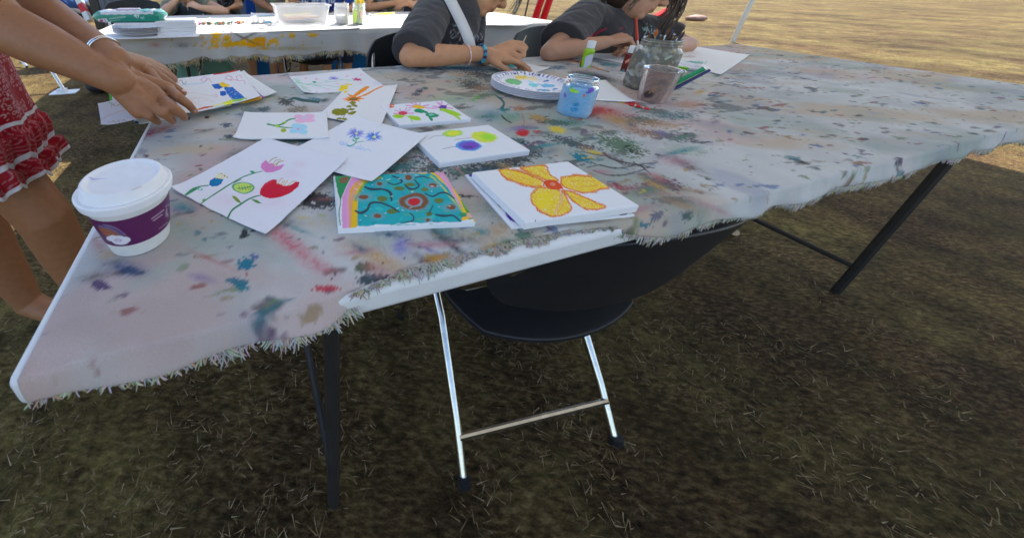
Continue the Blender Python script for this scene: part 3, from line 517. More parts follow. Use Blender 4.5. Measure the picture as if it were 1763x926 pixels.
# --- turquoise canvas
def art_turq(a):
    a.poly([(588, 296), (770, 292), (826, 386), (590, 392)], (.01, .40, .43), wob=3); 
    for i in range(70):
        r = random.Random(i); a.ell(r.uniform(600, 800), r.uniform(300, 386), r.uniform(4, 12), r.uniform(1, 3), r.choice([(.01, .30, .38), (.04, .55, .52), (.02, .40, .50), (.0, .36, .33), (.08, .42, .25)]), r.uniform(-20, 20), .6, .75, 9, r.choice([0, .35]))
    a.poly([(600, 296), (640, 296), (618, 330), (612, 395), (596, 395), (594, 330)], (.85, .42, .01), wob=3); a.poly([(588, 300), (608, 298), (600, 345), (601, 394), (589, 394)], (.80, .38, .62), wob=3)
    a.line([(652, 298), (628, 310), (615, 335), (611, 362), (611, 390)], [8, 8, 8, 9, 10], (.80, .50, .01), crayon=.2); a.line([(640, 298), (622, 310), (607, 335), (603, 362), (602, 390)], [6, 6, 6, 5, 4], (.80, .36, .22), crayon=.3); a.line([(656, 306), (630, 314), (619, 330), (612, 345)], 4, (.30, .42, .04), crayon=.3)
    a.line([(618, 304), (603, 318), (595, 340), (593, 365), (594, 390)], [10, 9, 8, 8, 8], (.76, .33, .60), crayon=.1)
    a.poly([(574, 302), (606, 302), (598, 320), (588, 342), (584, 388), (582, 388)], (.70, .72, .74), wob=1); a.poly([(576, 303), (605, 303), (596, 322), (586, 345), (581, 330)], (.02, .28, .09), crayon=.15); a.ell(592, 310, 8, 5, (.24, .12, .05), -20, crayon=.3); a.line([(584, 325), (586, 350), (584, 365), (586, 388)], 1.6, (.02, .28, .12))
    a.line([(665, 298.5), (700, 297), (733, 297)], [2, 2.4, 5], (.85, .55, .0)); a.poly([(735, 296), (764, 296), (822, 382), (806, 388), (792, 358), (770, 322), (748, 302)], (.85, .55, .01), wob=2); a.poly([(744, 295), (766, 295), (785, 325), (770, 318), (755, 303)], (.82, .36, .5), wob=2)
    a.line([(752, 298), (768, 312), (782, 336), (796, 358)], [3, 8, 5, 1], (.80, .38, .55)); a.line([(742, 303), (762, 322), (780, 345), (800, 368)], 3, (.5, .6, .1), crayon=.3); a.line([(796, 345), (804, 362), (812, 374)], 5, (.10, .35, .04), crayon=.2); a.ell(802, 372, 12, 5, (.04, .30, .14), 20, crayon=.2); a.ell(808, 371, 6, 5, (.8, .45, .32)); a.ell(801, 377, 6, 4, (.9, .5, .02))
    BR = (.22, .085, .035)
    a.ell(713, 348, 27, 15, (.16, .30, .32), 0, .3); a.ell(713, 347, 25, 14, BR, 0, .15, ring=.62, crayon=.1); a.ell(713, 347, 15, 8.5, (.25, .38, .42), 0, .3, ring=.75); a.ell(713, 346.5, 11, 6.5, (.62, .02, .03))
    for x, y, rx, ry in ((703, 306, 6, 4), (654, 317, 5, 3), (745, 319, 7, 4), (626, 339, 8, 4), (650, 372, 7, 3.2), (777, 357, 8, 4), (737, 378, 4, 3)): a.ell(x, y, rx*1.9, ry*1.8, (.16, .36, .42), 0, .9, .8); a.ell(x, y, rx, ry, BR, crayon=.1)
    for x, y, rx, ry in ((688, 325, 9, 4), (706, 318, 9, 3.4), (731, 326, 7, 3), (658, 342, 9, 5), (676, 364, 9, 5), (755, 345, 8, 5), (738, 368, 6, 4)): a.ell(x, y, rx, ry, (.13, .20, .05), crayon=.15)
    DG = (.03, .07, .10)
    for pts, wd in (([(628, 322), (640, 326), (660, 326), (672, 332), (674, 345)], [3, 5, 3, 5, 3]), ([(612, 363), (622, 367), (633, 360), (638, 350), (655, 349), (675, 357), (688, 366)], [3, 5, 4, 4, 3, 3, 2]), ([(675, 303), (686, 307), (692, 313), (678, 318), (668, 314)], [2, 3, 3, 2, 2]), ([(697, 318), (705, 325), (715, 325), (721, 319), (713, 309)], [2, 4, 3, 3, 2]), ([(732, 333), (745, 338), (758, 332), (770, 333), (782, 342)], [2, 3, 3, 3, 2]), ([(706, 367), (712, 373), (709, 381), (690, 383)], [2, 2.5, 2.5, 1]), ([(750, 369), (765, 372), (780, 371), (792, 380)], [3, 4, 3, 3]), ([(745, 354), (741, 362), (738, 368)], 2), ([(715, 306), (728, 304), (738, 307)], 2)): a.line(pts, wd, DG, crayon=.12)
    for i in range(26):
        r = random.Random(200+i); a.ell(r.uniform(612, 800), r.uniform(300, 386), r.uniform(1, 4), r.uniform(.5, 1.2), (.75, .78, .8), r.uniform(-30, 30), .6, .7)
    a.line([(615, 390), (660, 390), (720, 386), (780, 384), (812, 381)], 5, (.76, .77, .79), wob=6); a.line([(660, 386), (700, 388), (730, 387), (770, 385)], 1.3, (.02, .4, .42), wob=6)
slab('canvas_board', (.0669, .3817), math.radians(5.3), .1666, .1143, ZT, .0095, CANVAS, art_turq, (230, 170), W_, seed=5)
t_ = bpy.data.objects['canvas_board']; meta(t_, 'square canvas covered in turquoise with rainbow edge and squiggles round a red dot', 'painting', 'small canvases lying on the near table')
# --- orange flower canvas
def art_orange(a):
    Y, O = (.90, .66, .01), (.82, .25, .012)
    petals = [[(896, 290), (935, 283), (948, 300), (960, 310), (950, 312), (925, 305)], [(858, 292), (880, 291), (910, 300), (935, 312), (930, 322), (900, 318), (872, 308)], [(965, 305), (995, 302), (1030, 306), (1048, 321), (1030, 327), (1000, 330), (970, 320)], [(925, 322), (915, 335), (916, 350), (930, 362), (950, 372), (970, 370), (982, 362), (978, 345), (962, 328)], [(968, 328), (990, 332), (1020, 345), (1042, 355), (1012, 361), (995, 352)]]
    for i, p in enumerate(petals):
        a.poly(p, Y, crayon=.28, wob=4); a.poly(p, (.85, .45, .01), .5, crayon=.52, wob=4)
        q = p+[p[0]]; a.line(q, 3.2, O, .95, crayon=.3, wob=5); a.line([(x+1.5, y+1.5) for x, y in q], 2.0, (.72, .12, .02), .8, crayon=.5, wob=6)
    for pts in ([(905, 292), (935, 306), (945, 312)], [(930, 292), (942, 302)], [(875, 300), (915, 310)], [(880, 305), (920, 317)], [(985, 312), (1025, 312)], [(985, 322), (1030, 320)], [(965, 335), (970, 350), (960, 368)], [(975, 340), (980, 352)], [(985, 338), (1020, 352)]): a.line(pts, 2, (.8, .35, .02), .7, crayon=.4)
    a.ell(937, 345, 14, 14, Y, crayon=.25); a.line([(964, 330), (966, 345), (955, 368)], 3, (.78, .40, .38), .8, crayon=.4)
    a.poly([(936, 312), (955, 310), (966, 316), (970, 326), (952, 328), (940, 322)], (.78, .07, .012), wob=6, crayon=.08); a.ell(952, 318, 5, 3, (.8, .3, .16), crayon=.4)
    a.ell(922, 381, .8, 1.6, (.05, .03, .05))
def art_purple(a):
    PU = (.10, .03, .38); a.ell(812, 302, 5, 4, PU); a.ell(884, 372, 15, 9, PU, 35, crayon=.1); a.ell(862, 353, 6, 4, (.35, .18, .03), 40); a.ell(1072, 368, 7, 3, (.04, .01, .12)); a.ell(845, 330, 5, 3, (.4, .25, .05), 45)
slab('canvas_board', (.2730, .4025), math.radians(9.5), .172, .122, ZT, .0045, CANVAS, art_purple, (90, 60), W_, seed=15)
meta(bpy.data.objects['canvas_board.001'], 'canvas with purple paint, almost hidden beneath the orange flower canvas', 'painting', 'small canvases lying on the near table')
slab('canvas_board', (.277, .3975), math.radians(13.0), .1658, .116, ZT+.0062, .0105, CANVAS, art_orange, (220, 160), W_, seed=6)
meta(bpy.data.objects['canvas_board.002'], 'white canvas with a big yellow and orange crayon flower', 'painting', 'small canvases lying on the near table')
# --- three circles canvas
def art_circ(a):
    a.line([(738, 240), (748, 235), (766, 233)], .9, (.35, .35, .38)); a.line([(783, 240.5), (800, 239), (814, 237)], .8, (.4, .4, .42)); a.line([(762, 256), (775, 254), (790, 252.5)], .9, (.3, .3, .34))
    a.ell(779.5, 229.8, 17.5, 6.2, (.42, .72, .10), 0, .25, wob=5); a.ell(781, 229.5, 11, 4.2, (.80, .84, .05), 0, .4)
    a.ell(834, 236, 23, 8.2, (.72, .78, .06), 6, .25, wob=5); a.ell(840, 236, 15, 4.8, (.42, .80, .04), 6, .4, crayon=.2); a.ell(838, 235.5, 8, 3, (.40, .78, .04), 6)
    a.ell(807, 251.5, 22.5, 9.2, (.10, .36, .78), 2, .1, wob=4); a.ell(808, 251, 18, 7, (.16, .12, .60), 2, .12, wob=3); a.ell(812, 250.5, 12, 4.6, (.22, .06, .50), 2, .5, crayon=.35); a.ell(806, 253, 9, 2, (.05, .02, .22), 4, .5, .6, crayon=.3)
slab('canvas_board', (.2106, .5486), math.radians(16.4), .1716, .1117, ZT, .0115, CANVAS, art_circ, (190, 130), W_, seed=7)
meta(bpy.data.objects['canvas_board.003'], 'white canvas with two yellow green discs and one blue violet disc', 'painting', 'small canvases lying on the near table')
# --- pink flowers canvas
pk = P(736, 193, ZT+.01)
def art_pink(a):
    PK = (.82, .32, .62)
    for cx, cy, pet in ((694, 195, [(680, 190), (678, 196), (688, 188), (706, 189), (712, 195), (700, 186), (684, 199)]), (721, 184, [(699, 182), (708, 178), (724, 177), (738, 181), (742, 187), (704, 186), (714, 176)]), (762, 185, [(745, 183), (752, 176), (760, 174), (772, 180), (780, 187), (744, 187), (757, 178)])):
        for x, y in pet: a.line([(cx, cy), (x, y)], [2, 4.5, 2], PK, .9)
    a.ell(694, 195, 8.5, 3.4, (.72, .05, .10)); a.ell(721, 184.5, 10.5, 3.6, (.90, .52, .01)); a.ell(762, 185, 7.5, 2.8, (.13, .04, .38))
    LG = (.38, .66, .02); DGr = (.01, .30, .14)
    a.ell(686, 200.5, 10, 3.4, LG, 5); a.ell(713, 203.5, 11, 3.6, LG, 14); a.line([(697, 199), (705, 203), (710, 210)], 1.4, LG); a.ell(768, 190, 12, 3, LG, 8); a.ell(781, 195.5, 14, 3.6, LG, 14); a.line([(770, 192), (782, 198), (791, 205)], 3.6, LG)
    a.ell(722, 191.5, 10, 3, DGr, 5); a.line([(722, 191), (734, 194), (738, 200), (743, 206)], [3, 4, 3, 5], DGr); a.ell(744, 198.5, 11, 3.8, DGr, 3); a.ell(743, 198, 5, 1.4, (.2, .6, .4), 5)
    for pts in ([(670, 181), (678, 181)], [(671, 185), (674, 182)], [(672, 185), (678, 184)]): a.line(pts, 2, (.75, .12, .02))
slab('canvas_board', (.162, .697), math.radians(15), .160, .115, ZT, .010, CANVAS, art_pink, (180, 120), W_, seed=8)
meta(bpy.data.objects['canvas_board.004'], 'white canvas with three pink daisies and bright green leaves', 'painting', 'small canvases lying on the near table')
GRP = 'painted sheets lying on the near table'
# --- top sheet with pale flowers
def art_top(a):
    g = (.25, .62, .38)
    for pts in ([(508, 140), (530, 146), (560, 147), (590, 152)], [(530, 145), (555, 142), (585, 140)], [(512, 138), (520, 150), (535, 158)], [(560, 140), (575, 137), (610, 139)], [(518, 144), (545, 148), (560, 152)], [(505, 136), (515, 137)], [(520, 150), (530, 152)]): a.line(pts, .9, g, .7)
    for i in range(46):
        r = random.Random(i); x, y = r.gauss(522, 9), 0; y = 137+(x-505)*.75+r.gauss(0, 3); a.line([(x, y), (x+r.uniform(-4, 5), y+r.uniform(-2, 2))], .8, g, .6)
    a.ell(541.5, 141, 3.5, 1.8, (.02, .35, .15), ring=.3); a.ell(574, 135.5, 9, 2.4, (.35, .28, .72), 0, .3, crayon=.45, wob=5); a.ell(574, 135.5, 3, 1, (.2, .15, .6))
    for x, y in ((607, 136), (612, 134.5), (621, 136), (622, 139), (616, 139.5), (609, 139)): a.line([(615, 137), (x, y)], [2.2, 1.4], (.62, .02, .17))
    for x, y in ((525, 135), (545, 136), (597, 131), (622, 129.5), (564, 153.5), (545, 158.5), (621, 144), (581, 145)): a.ell(x, y, 3, 1.1, (.85, .52, .62), 0, .4, crayon=.3)
    for pts in ([(645, 141), (652, 146)], [(643, 143), (648, 147)], [(650, 144), (655, 148)]): a.line(pts, .8, (.6, .45, .75), .6)
    a.ell(592, 150, 8, 4.2, (.95, .66, .005), wob=8); a.ell(601, 146.5, 6, 2, (.92, .72, .02), wob=8); a.ell(587, 155, 5, 2, (.95, .7, .02), wob=8); a.ell(596, 154.5, 4, 3, (.95, .68, .01), wob=8)
o = quadsheet('paper_sheet', pq((498.2, 133.2, .746), (619.7, 119.5, .746), (667.8, 153, .744), (525.6, 162.6, .7435)), PAPER, art_top, (170, 130), base=(.80, .79, .80), thick=.0016, curl=.001)
meta(o, 'white board with pale green stems, tiny pink hearts and a yellow bloom, farthest back', 'painting', GRP)
# --- orange spiky flower sheet
def art_spiky(a):
    O = (.90, .27, .005); OL = (.26, .25, .01)
    a.line([(608, 167), (618, 160), (630, 152), (635.5, 150)], [3, 6, 5, 1], O); a.line([(610, 170), (630, 163), (645, 155), (660, 148.5)], [2, 3, 2.4, 1.5], O); a.line([(611, 167), (603, 165), (599, 162)], [4, 3, 1], O)
    for x, y in ((589, 170.5), (595, 167), (592, 173.5), (598, 175), (604, 177), (612, 177), (620, 175), (628, 170.5), (622, 168), (600, 167)): a.line([(609, 171), (x, y)], [5, 2.4, .6], O)
    a.ell(609, 171, 8, 3, (.24, .12, .02), -6, crayon=.1); a.ell(609, 171, 5, 1.8, (.32, .2, .08), crayon=.4)
    a.line([(606, 176), (605, 184), (596, 195), (587, 211)], .8, (.05, .05, .01))
    for x, y, rx, ry, an in ((607, 177, 6, 1.7, 0), (608, 180, 5, 1.3, 3), (611, 183, 5, 1.6, 3), (600.5, 184, 4, 1.7, 0), (605, 188.5, 7, 1.8, -8), (606, 194.5, 7.5, 2.8, -12), (588, 194, 8.5, 4.8, 5), (581, 193.5, 10, 6, 0), (593, 191, 7, 4, 20), (584, 204.5, 5, 1.8, 5), (593, 205.5, 4.5, 1.5, 5)): a.ell(x, y, rx, ry, OL, an, crayon=.06, wob=3)
    for x, y in ((577, 193), (584, 196), (588, 191)): a.line([(x-5, y-2), (x+5, y+3)], .7, (.13, .12, .01), .8)
    for pts in ([(674, 150), (675, 153)], [(678, 149.5), (679, 152.5)], [(681, 150), (681, 152)]): a.line(pts, .8, (.7, .5, .35), .7)
    a.ell(592, 150, 8, 4.2, (.95, .66, .005), wob=8); a.ell(587, 155, 5, 2, (.95, .7, .02), wob=8); a.ell(596, 154.5, 4, 3, (.95, .68, .01), wob=8)
o = quadsheet('paper_sheet', pq((598, 149, .7475), (684.3, 148.3, .7475), (655, 219, .7545), (548, 201, .7445)), PAPER, art_spiky, (150, 150), base=(.82, .80, .78), thick=.0008, curl=.001, lift=lambda s, t: .0)
meta(o, 'creamy sheet with a spiky orange flower on olive green leaves', 'painting', GRP)
# --- blue flowers sheet
def art_blue(a):
    r = random.Random(5)
    for cx, cy, sz, cols in ((612.5, 229.5, 15, [(.10, .20, .72), (.28, .22, .68), (.14, .36, .80)]), (643.5, 235.5, 16, [(.02, .08, .48), (.08, .25, .78), (.20, .40, .85)])):
        for i in range(80):
            an = r.uniform(0, 6.283); R = sz*r.uniform(.5, 1.12); a.line([(cx+math.cos(an)*2.5, cy+math.sin(an)*1.3), (cx+math.cos(an)*R, cy+math.sin(an)*R*.62)], [1.5, .6], r.choice(cols), .8)
        a.ell(cx+.5, cy+.5, 3.2, 1.8, (.75, .75, .12), crayon=.2); a.ell(cx+1, cy, 1.6, 1, (.85, .85, .6))
    G_ = (.05, .42, .24)
    for pts, wd in (([(609, 236), (614, 243), (607, 250)], 1.3), ([(627, 243.5), (617, 245), (608, 249), (604, 252)], 1), ([(609, 249), (602, 252), (598, 250)], 1.8), ([(613, 240), (618, 238)], 2.2), ([(607, 241), (612, 244)], 2), ([(612, 237), (616, 240)], 1)): a.line(pts, wd, G_)
    S = (.22, .48, .82)
    for pts in ([(584, 247), (588, 244), (592, 246), (588, 250), (586, 245)], [(592, 249), (597, 246), (596, 252)], [(598, 252), (604, 250), (606, 254), (610, 252), (614, 256), (617, 252), (620, 257), (624, 254), (628, 259), (633, 257), (638, 261)], [(612, 256), (624, 258)], [(586, 248), (600, 252)], [(620, 253), (622, 248)]): a.line(pts, .8, S, .85)
    for x0, y0 in ((530, 260), (536, 262), (552, 262)): a.line([(x0, y0), (x0+4, y0+1), (x0+8, y0+3)], .7, (.75, .75, .77), .6)
o = quadsheet('paper_sheet', pq((612.4, 200.3, .7555), (735, 233, .757), (640, 313.8, .7545), (481.5, 269.2, .7450)), PAPER, art_blue, (210, 230), base=(.80, .80, .83), thick=.0008, curl=.0007, seed=3)
meta(o, 'large white sheet with two blue cornflowers and blue handwriting', 'painting', GRP)
# --- white card pink and blue flower
def art_card(a):
    PK = (.88, .50, .68); BL = (.42, .72, .86); G_ = (.06, .34, .10)
    a.line([(460, 214), (475, 216), (488, 213), (498, 206), (509, 204.5)], [2, 2.5, 3, 2.4, 1.5], G_); a.line([(461, 213), (478, 218), (500, 220), (510, 220.5)], [1.5, 2.5, 1.6, 1], G_)
    for x, y, rx, ry in ((514, 201, 8, 3.6), (533, 200.5, 9, 3.6), (517, 208, 9, 3.6), (534, 207.5, 9, 3.6), (525, 204, 10, 4)): a.ell(x, y, rx, ry, PK, wob=2)
    a.ell(525, 203.5, 4, 1.8, (.60, .66, .74))
    for x, y, rx, ry in ((510, 216.5, 8, 3.8), (521, 219, 8, 4.6), (506, 226, 8, 4), (521, 227.5, 9, 4), (514, 222, 11, 6)): a.ell(x, y, rx, ry, BL, wob=2)
    a.ell(513, 223, 3.4, 1.3, (.80, .38, .56)); a.ell(488.5, 224, 4.6, 3, (.42, .50, .03)); a.ell(489, 210.5, 4, 1.4, (.45, .62, .05)); a.ell(478, 217, 5, 1.6, (.5, .72, .05))
o = quadsheet('paper_sheet', pq((420.6, 194.3, .7465), (562.5, 194.3, .7505), (566, 236.6, .7525), (402.3, 239, .7465)), PAPER, art_card, (170, 120), base=(.82, .81, .80), thick=.0032, curl=.0002)
meta(o, 'stiff white card with one pink and one pale blue blossom on a green stem', 'painting', GRP)
# --- tulips
def art_tulip(a):
    for x, y, rx, ry in ((500, 300, 20, 8), (470, 348, 40, 12), (395, 345, 30, 12), (455, 330, 30, 10), (515, 283, 14, 7)): a.wash(x, y, rx, ry, (.80, .55, .66), .35)
    G_ = (.03, .24, .10); g2 = (.05, .30, .13)
    a.line([(320, 335), (332, 326), (345, 321), (359, 319)], [3.5, 3, 2, 1.5], G_); a.line([(321, 335), (333, 328), (343, 323)], 3.6, g2); a.ell(345, 325.5, 5, 2.6, (.2, .5, .4), 10, ring=.55)
    a.poly([(360, 318), (362, 311), (370, 306), (378, 308), (384.5, 309), (381, 316), (374, 320.5), (366, 321)], (.01, .19, .42), crayon=.08)
    for pts in ([(376, 307), (380, 298)], [(372, 307), (376, 300)], [(384, 308), (388, 302)], [(380, 307), (384, 300)]): a.line(pts, 2, (.80, .72, .12), .9)
    for x, y in ((381, 298.5), (386, 302), (390, 305)): a.ell(x, y, 1.3, 1.2, (.45, .28, .05))
    a.line([(344, 352), (365, 337), (392, 320), (420, 304), (452, 295)], [1.6, 2, 2.2, 1.8, 1.2], G_); a.ell(351, 345, 3.5, 2, (.1, .4, .1), -40); a.ell(434, 297, 4, 2.4, (.03, .36, .16), 25); a.line([(402, 315), (415, 309)], 1.6, G_)
    a.poly([(449, 289), (450, 282), (458, 275), (463, 282), (468, 281), (474, 286), (490, 283.5), (482, 292), (470, 297), (457, 297)], (.72, .24, .52), crayon=.06)
    for pts in ([(462, 281), (468, 274), (477, 271)], [(470, 284), (474, 277), (483, 275)], [(476, 286), (479, 280), (488, 277)], [(472, 285), (480, 279)]): a.line(pts, 1.2, (.50, .30, .05))
    a.ell(419, 323.5, 18, 8.6, (.52, .70, .18), 4); a.ell(419, 323.5, 19.5, 9.8, (.02, .32, .12), 4, .1, ring=.86)
    a.ell(419, 323.5, 13, 6, (.62, .76, .10), 4, .3, crayon=.3, ring=.6); a.line([(408, 324), (420, 324), (433, 321)], 1.2, G_); 
    for x in (411, 416, 421, 426, 430): a.line([(x, 320), (x+2, 327)], .9, G_)
    a.poly([(400, 337), (405, 338), (411, 343), (416, 350), (408, 348), (402, 342)], (.16, .34, .03)); a.line([(402, 339), (413, 348)], 1, (.3, .2, .02))
    a.line([(391, 377), (400, 362), (415, 351), (432, 341), (450, 336)], [3.4, 3, 3, 2.2, 1.5], G_); a.poly([(432, 342), (442, 344), (451, 350), (444, 350), (436, 346)], (.10, .30, .06))
    a.poly([(447, 334), (449, 325), (457, 315), (470, 309.5), (477, 310), (476, 316), (483, 317), (490, 320), (500, 319), (509, 313), (516, 313), (514, 321), (500, 332), (482, 340), (464, 341.5), (453, 339)], (.66, .015, .045), crayon=.05, wob=2)
    for pts in ([(477, 317), (483, 309), (487, 307)], [(483, 318), (488, 311)], [(490, 319), (495, 311)], [(496, 319), (503, 313), (508, 312)], [(487, 320), (490, 312)]): a.line(pts, 1.5, (.72, .42, .12), .9)
    a.line([(452, 322), (462, 316), (470, 312)], 2, (.78, .06, .08), .6, crayon=.4)
tl = pq((297, 327, .7440), (458, 238, .7455), (597.5, 274, .7555), (457, 405.5, .7445))
o = quadsheet('paper_sheet', tl, PAPER, art_tulip, (250, 230), base=(.79, .78, .83), thick=.0009, curl=.0009, seed=9, deckle=.014)
meta(o, 'torn edged sheet with red, pink and small blue tulips, nearest the coffee cup', 'painting', GRP)
# --- blank sheets under jar and brush
o = quadsheet('paper_sheet', pq((1043, 139.5, .7465), (1094, 176.5, .7465), (985, 170, .7465), (935, 133, .7465)), PAPER, None, (20, 20), base=(.8, .8, .8), thick=.0008, curl=.0004); meta(o, 'blank white sheet partly under the blue water jar', 'paper')
def art_g1(a):
    a.ell(879, 113, 9, 3, (.02, .40, .42), 10); a.ell(903, 116, 11, 2.4, (.01, .18, .40), 4); a.ell(889, 109.5, 7, 1.5, (.05, .34, .38), 5); a.ell(868, 118, 8, 2, (.1, .55, .52), 5); a.ell(894, 121, 10, 1.6, (.05, .42, .5), 0)
o = quadsheet('paper_sheet', pq((877, 103.5, .7465), (946, 118, .7465), (902, 131, .7465), (838, 114, .7465)), PAPER, art_g1, (60, 50), base=(.74, .74, .76), thick=.0008, curl=.0004); meta(o, 'sheet with first teal brush strokes under the seated painter in the strap', 'painting')
o = quadsheet('paper_sheet', pq((1020, 87, .7465), (1150, 92, .7465), (1110, 117, .7465), (1010, 97, .7465)), PAPER, lambda a: a.wash(1060, 100, 20, 5, (.3, .3, .32), .5), (30, 30), base=(.74, .74, .76), thick=.0008, curl=.0004); meta(o, 'sheet being painted under the hands of the long haired painter', 'painting')
def art_rs(a): a.blot(1190, 130, 12, 3, (.35, .72, .02), .95); a.blot(1196, 108, 14, 2, (.02, .35, .30), .8); a.blot(1186, 98, 8, 1.6, (.5, .35, .3), .7)
o = quadsheet('paper_sheet', pq((1180, 78, .7465), (1290, 96, .7465), (1240, 130, .7465), (1160, 104, .7465)), PAPER, art_rs, (50, 40), base=(.8, .8, .8), thick=.0008, curl=.0004); meta(o, 'white sheet with teal strokes behind the big murky jar', 'painting')
# --- sheets being gathered up by the woman's hands
GS = 'drawings gathered by the standing woman'
def art_B(a):
    PKD = (.70, .12, .30)
    for pts in ([(345, 138), (352, 133), (357, 137), (350, 141), (346, 137)], [(354, 140), (360, 136), (364, 142)], [(388, 137), (392, 131), (400, 134), (396, 138), (389, 136)], [(396, 139), (405, 138), (413, 140)], [(410, 139), (407, 133), (413, 130), (417, 134)], [(412, 140), (420, 139), (422, 145)]): a.line(pts, .9, PKD, .8)
    for pts in ([(302, 141), (307, 143)], [(309, 140), (312, 138), (314, 142)], [(314, 143), (318, 145), (320, 141)]): a.line(pts, 1, (.08, .10, .15), .8)
    for i in range(30):
        r = random.Random(i); x = 310+i*1.4; a.line([(x, 148-i*.12), (x+2, 146-i*.12+r.uniform(-1, 1))], .8, (.35, .58, .75), .6)
    a.poly([(364, 146), (378, 144), (386, 149), (377, 154), (369, 153)], (.01, .12, .50), crayon=.15); a.poly([(375, 144), (386, 142.5), (395, 147), (392, 152), (380, 149)], (.88, .58, .01), wob=3)
    a.poly([(385, 150), (400, 150), (412, 160), (422, 169), (408, 172), (398, 170), (390, 160)], (.01, .14, .52), crayon=.25); a.poly([(378, 158), (388, 157), (391, 163), (384, 166), (379, 163)], (.01, .12, .48), wob=3)
    a.poly([(396, 172), (414, 170), (426, 169), (424, 172), (400, 176)], (.32, .62, .10), wob=3, crayon=.2)
    a.poly([(384, 177), (400, 172), (402, 181), (390, 182)], (.80, .84, .02), wob=2)
    a.line([(338, 190), (352, 186), (366, 183)], [2, 3, 2], (.65, .10, .02)); a.line([(368, 182), (384, 179), (400, 177)], 2.4, (.8, .82, .1), .8)
    for pts in ([(310, 165), (330, 160), (350, 164), (375, 166)], [(318, 172), (340, 168), (362, 171)], [(325, 178), (336, 168), (345, 176)], [(322, 170), (345, 182)], [(350, 172), (370, 176)]): a.line(pts, .7, (.80, .45, .30), .6)
    for pts in ([(363, 165), (372, 163)], [(366, 168), (375, 166)], [(372, 160), (374, 168)]): a.line(pts, .8, (.7, .4, .6), .6)
def art_C(a):
    a.line([(400, 182), (425, 178), (447, 172), (456, 168)], [4, 5, 4, 4], (.13, .06, .38)); a.line([(416, 179), (432, 175), (447, 171)], [4, 5, 3], (.90, .50, .01)); a.line([(446, 161), (452, 165), (457, 169)], [5, 5, 5], (.35, .08, .2)); a.poly([(416, 145), (427, 144), (450, 163), (448, 168)], (.18, .05, .42)); a.poly([(420, 174), (449, 166), (450, 171), (425, 176)], (.85, .40, .02))
quads = [('blank white sheet sticking out on the right of the gathered drawings', [(330, 141, .752), (420.5, 124, .752), (477.5, 160, .750), (390, 184, .746)], None, (.80, .79, .78)),
         ('sheet with red corner peeping out behind the gathered drawings', [(300, 137, .756), (405, 123, .756), (440, 150, .752), (330, 180, .750)], lambda a: a.line([(370, 128), (405, 122.5)], 5, (.65, .03, .03)), (.8, .8, .8)),
         ('drawing with violet and yellow border under the gathered sheets', [(310, 145, .756), (424, 143, .756), (457, 169.5, .752), (345, 193, .750)], art_C, (.80, .79, .78)),
         ('drawing with pink loops and a blue shape, top of the gathered sheets', [(280, 141.5, .763), (413, 124, .762), (449, 166.5, .757), (318, 199, .757)], art_B, (.81, .79, .79))]
for lb, q, ar, bs in quads:
    o = quadsheet('drawing_sheet', pq(*q), PAPER, ar, (140, 110) if ar else (20, 20), base=bs, thick=.0006, curl=.0006); meta(o, lb, 'drawing', GS)
def art_E(a):
    for pts in ([(192, 184), (193, 180), (197, 183), (196, 179)], [(200, 183), (204, 181), (208, 183)], [(170, 209), (195, 196), (224, 187)], [(188, 209), (190, 215)], [(192, 212), (195, 208), (199, 212)], [(201, 212), (204, 208)], [(206, 206), (206, 212)], [(210, 211), (213, 206), (216, 209)]): a.line(pts, .9, (.45, .33, .12) if pts[0][0] != 170 else (.80, .42, .22), .85)
for lb, q, ar, bs in (('cream sheet with a blue corner lying on the near table corner under the hand', [(226, 196, .7465), (300, 186, .7465), (300, 203, .7440), (234, 217, .7440)], lambda a: a.ell(233, 213, 6, 4, (.02, .10, .25)), (.76, .74, .66)),
        ('sheet with green edge held beneath the front wrist', [(187, 158, .775), (260, 150, .775), (262, 190, .765), (190, 182, .767)], lambda a: a.line([(188, 155), (189, 180)], 9, (.08, .45, .05)), (.75, .75, .75)),
        ('sheet with handwritten name jutting out left over the grass', [(169, 180, .772), (262, 156, .772), (300, 190, .755), (175.4, 220.7, .762)], art_E, (.80, .76, .80))):
    o = quadsheet('drawing_sheet', pq(*q), PAPER, ar, (110, 90), base=bs, thick=.0006, curl=.002); meta(o, lb, 'drawing', GS)
# =================================================================== COFFEE CUP
cb = P(243, 408, .7425); UP = A3(0, 0, 1)
def zs(p, k=1.): return [(r*k, z*UPS) for r, z in p]
UPS = .79
UPC = UP
cup = thing('coffee_cup', 'white paper coffee cup with plastic lid and purple sleeve on the near table corner', 'coffee cup', cb)
WH = (.74, .73, .70)
lathe('cup_body', zs([(0, .003), (.0285, .003), (.0285, 0), (.030, 0), (.0305, .002), (.0405, .0835), (.0415, .086), (.040, .086)]), cb, UPC, PLASTIC, cup, 72, color=WH, sharp=40)
def lidz(y): return y+.080
o = lathe('lid', zs([(.0415, .080), (.0447, .0795), (.0452, .0815), (.0452, .0865), (.0462, .0875), (.0462, .0905), (.0448, .0920), (.0425, .0915), (.0412, .0915), (.0405, .0935), (.0385, .1035), (.0372, .1052), (.0358, .1055), (.0345, .1045), (.0320, .1015), (.030, .1010), (.012, .1012), (0, .1012)], .985), cb, UPC, PLASTIC, cup, 96,
     lambda a: (setattr(a, 'ok', np.ones(len(a.V), bool)), a.line([(157, 305), (163, 312), (174, 316)], [1.5, 5, 1.5], (.30, .22, .62)), a.line([(227, 327), (236, 324), (243, 320)], [1.4, 2, 1.4], (.42, .38, .40), .6)), (.80, .80, .83), sharp=38)
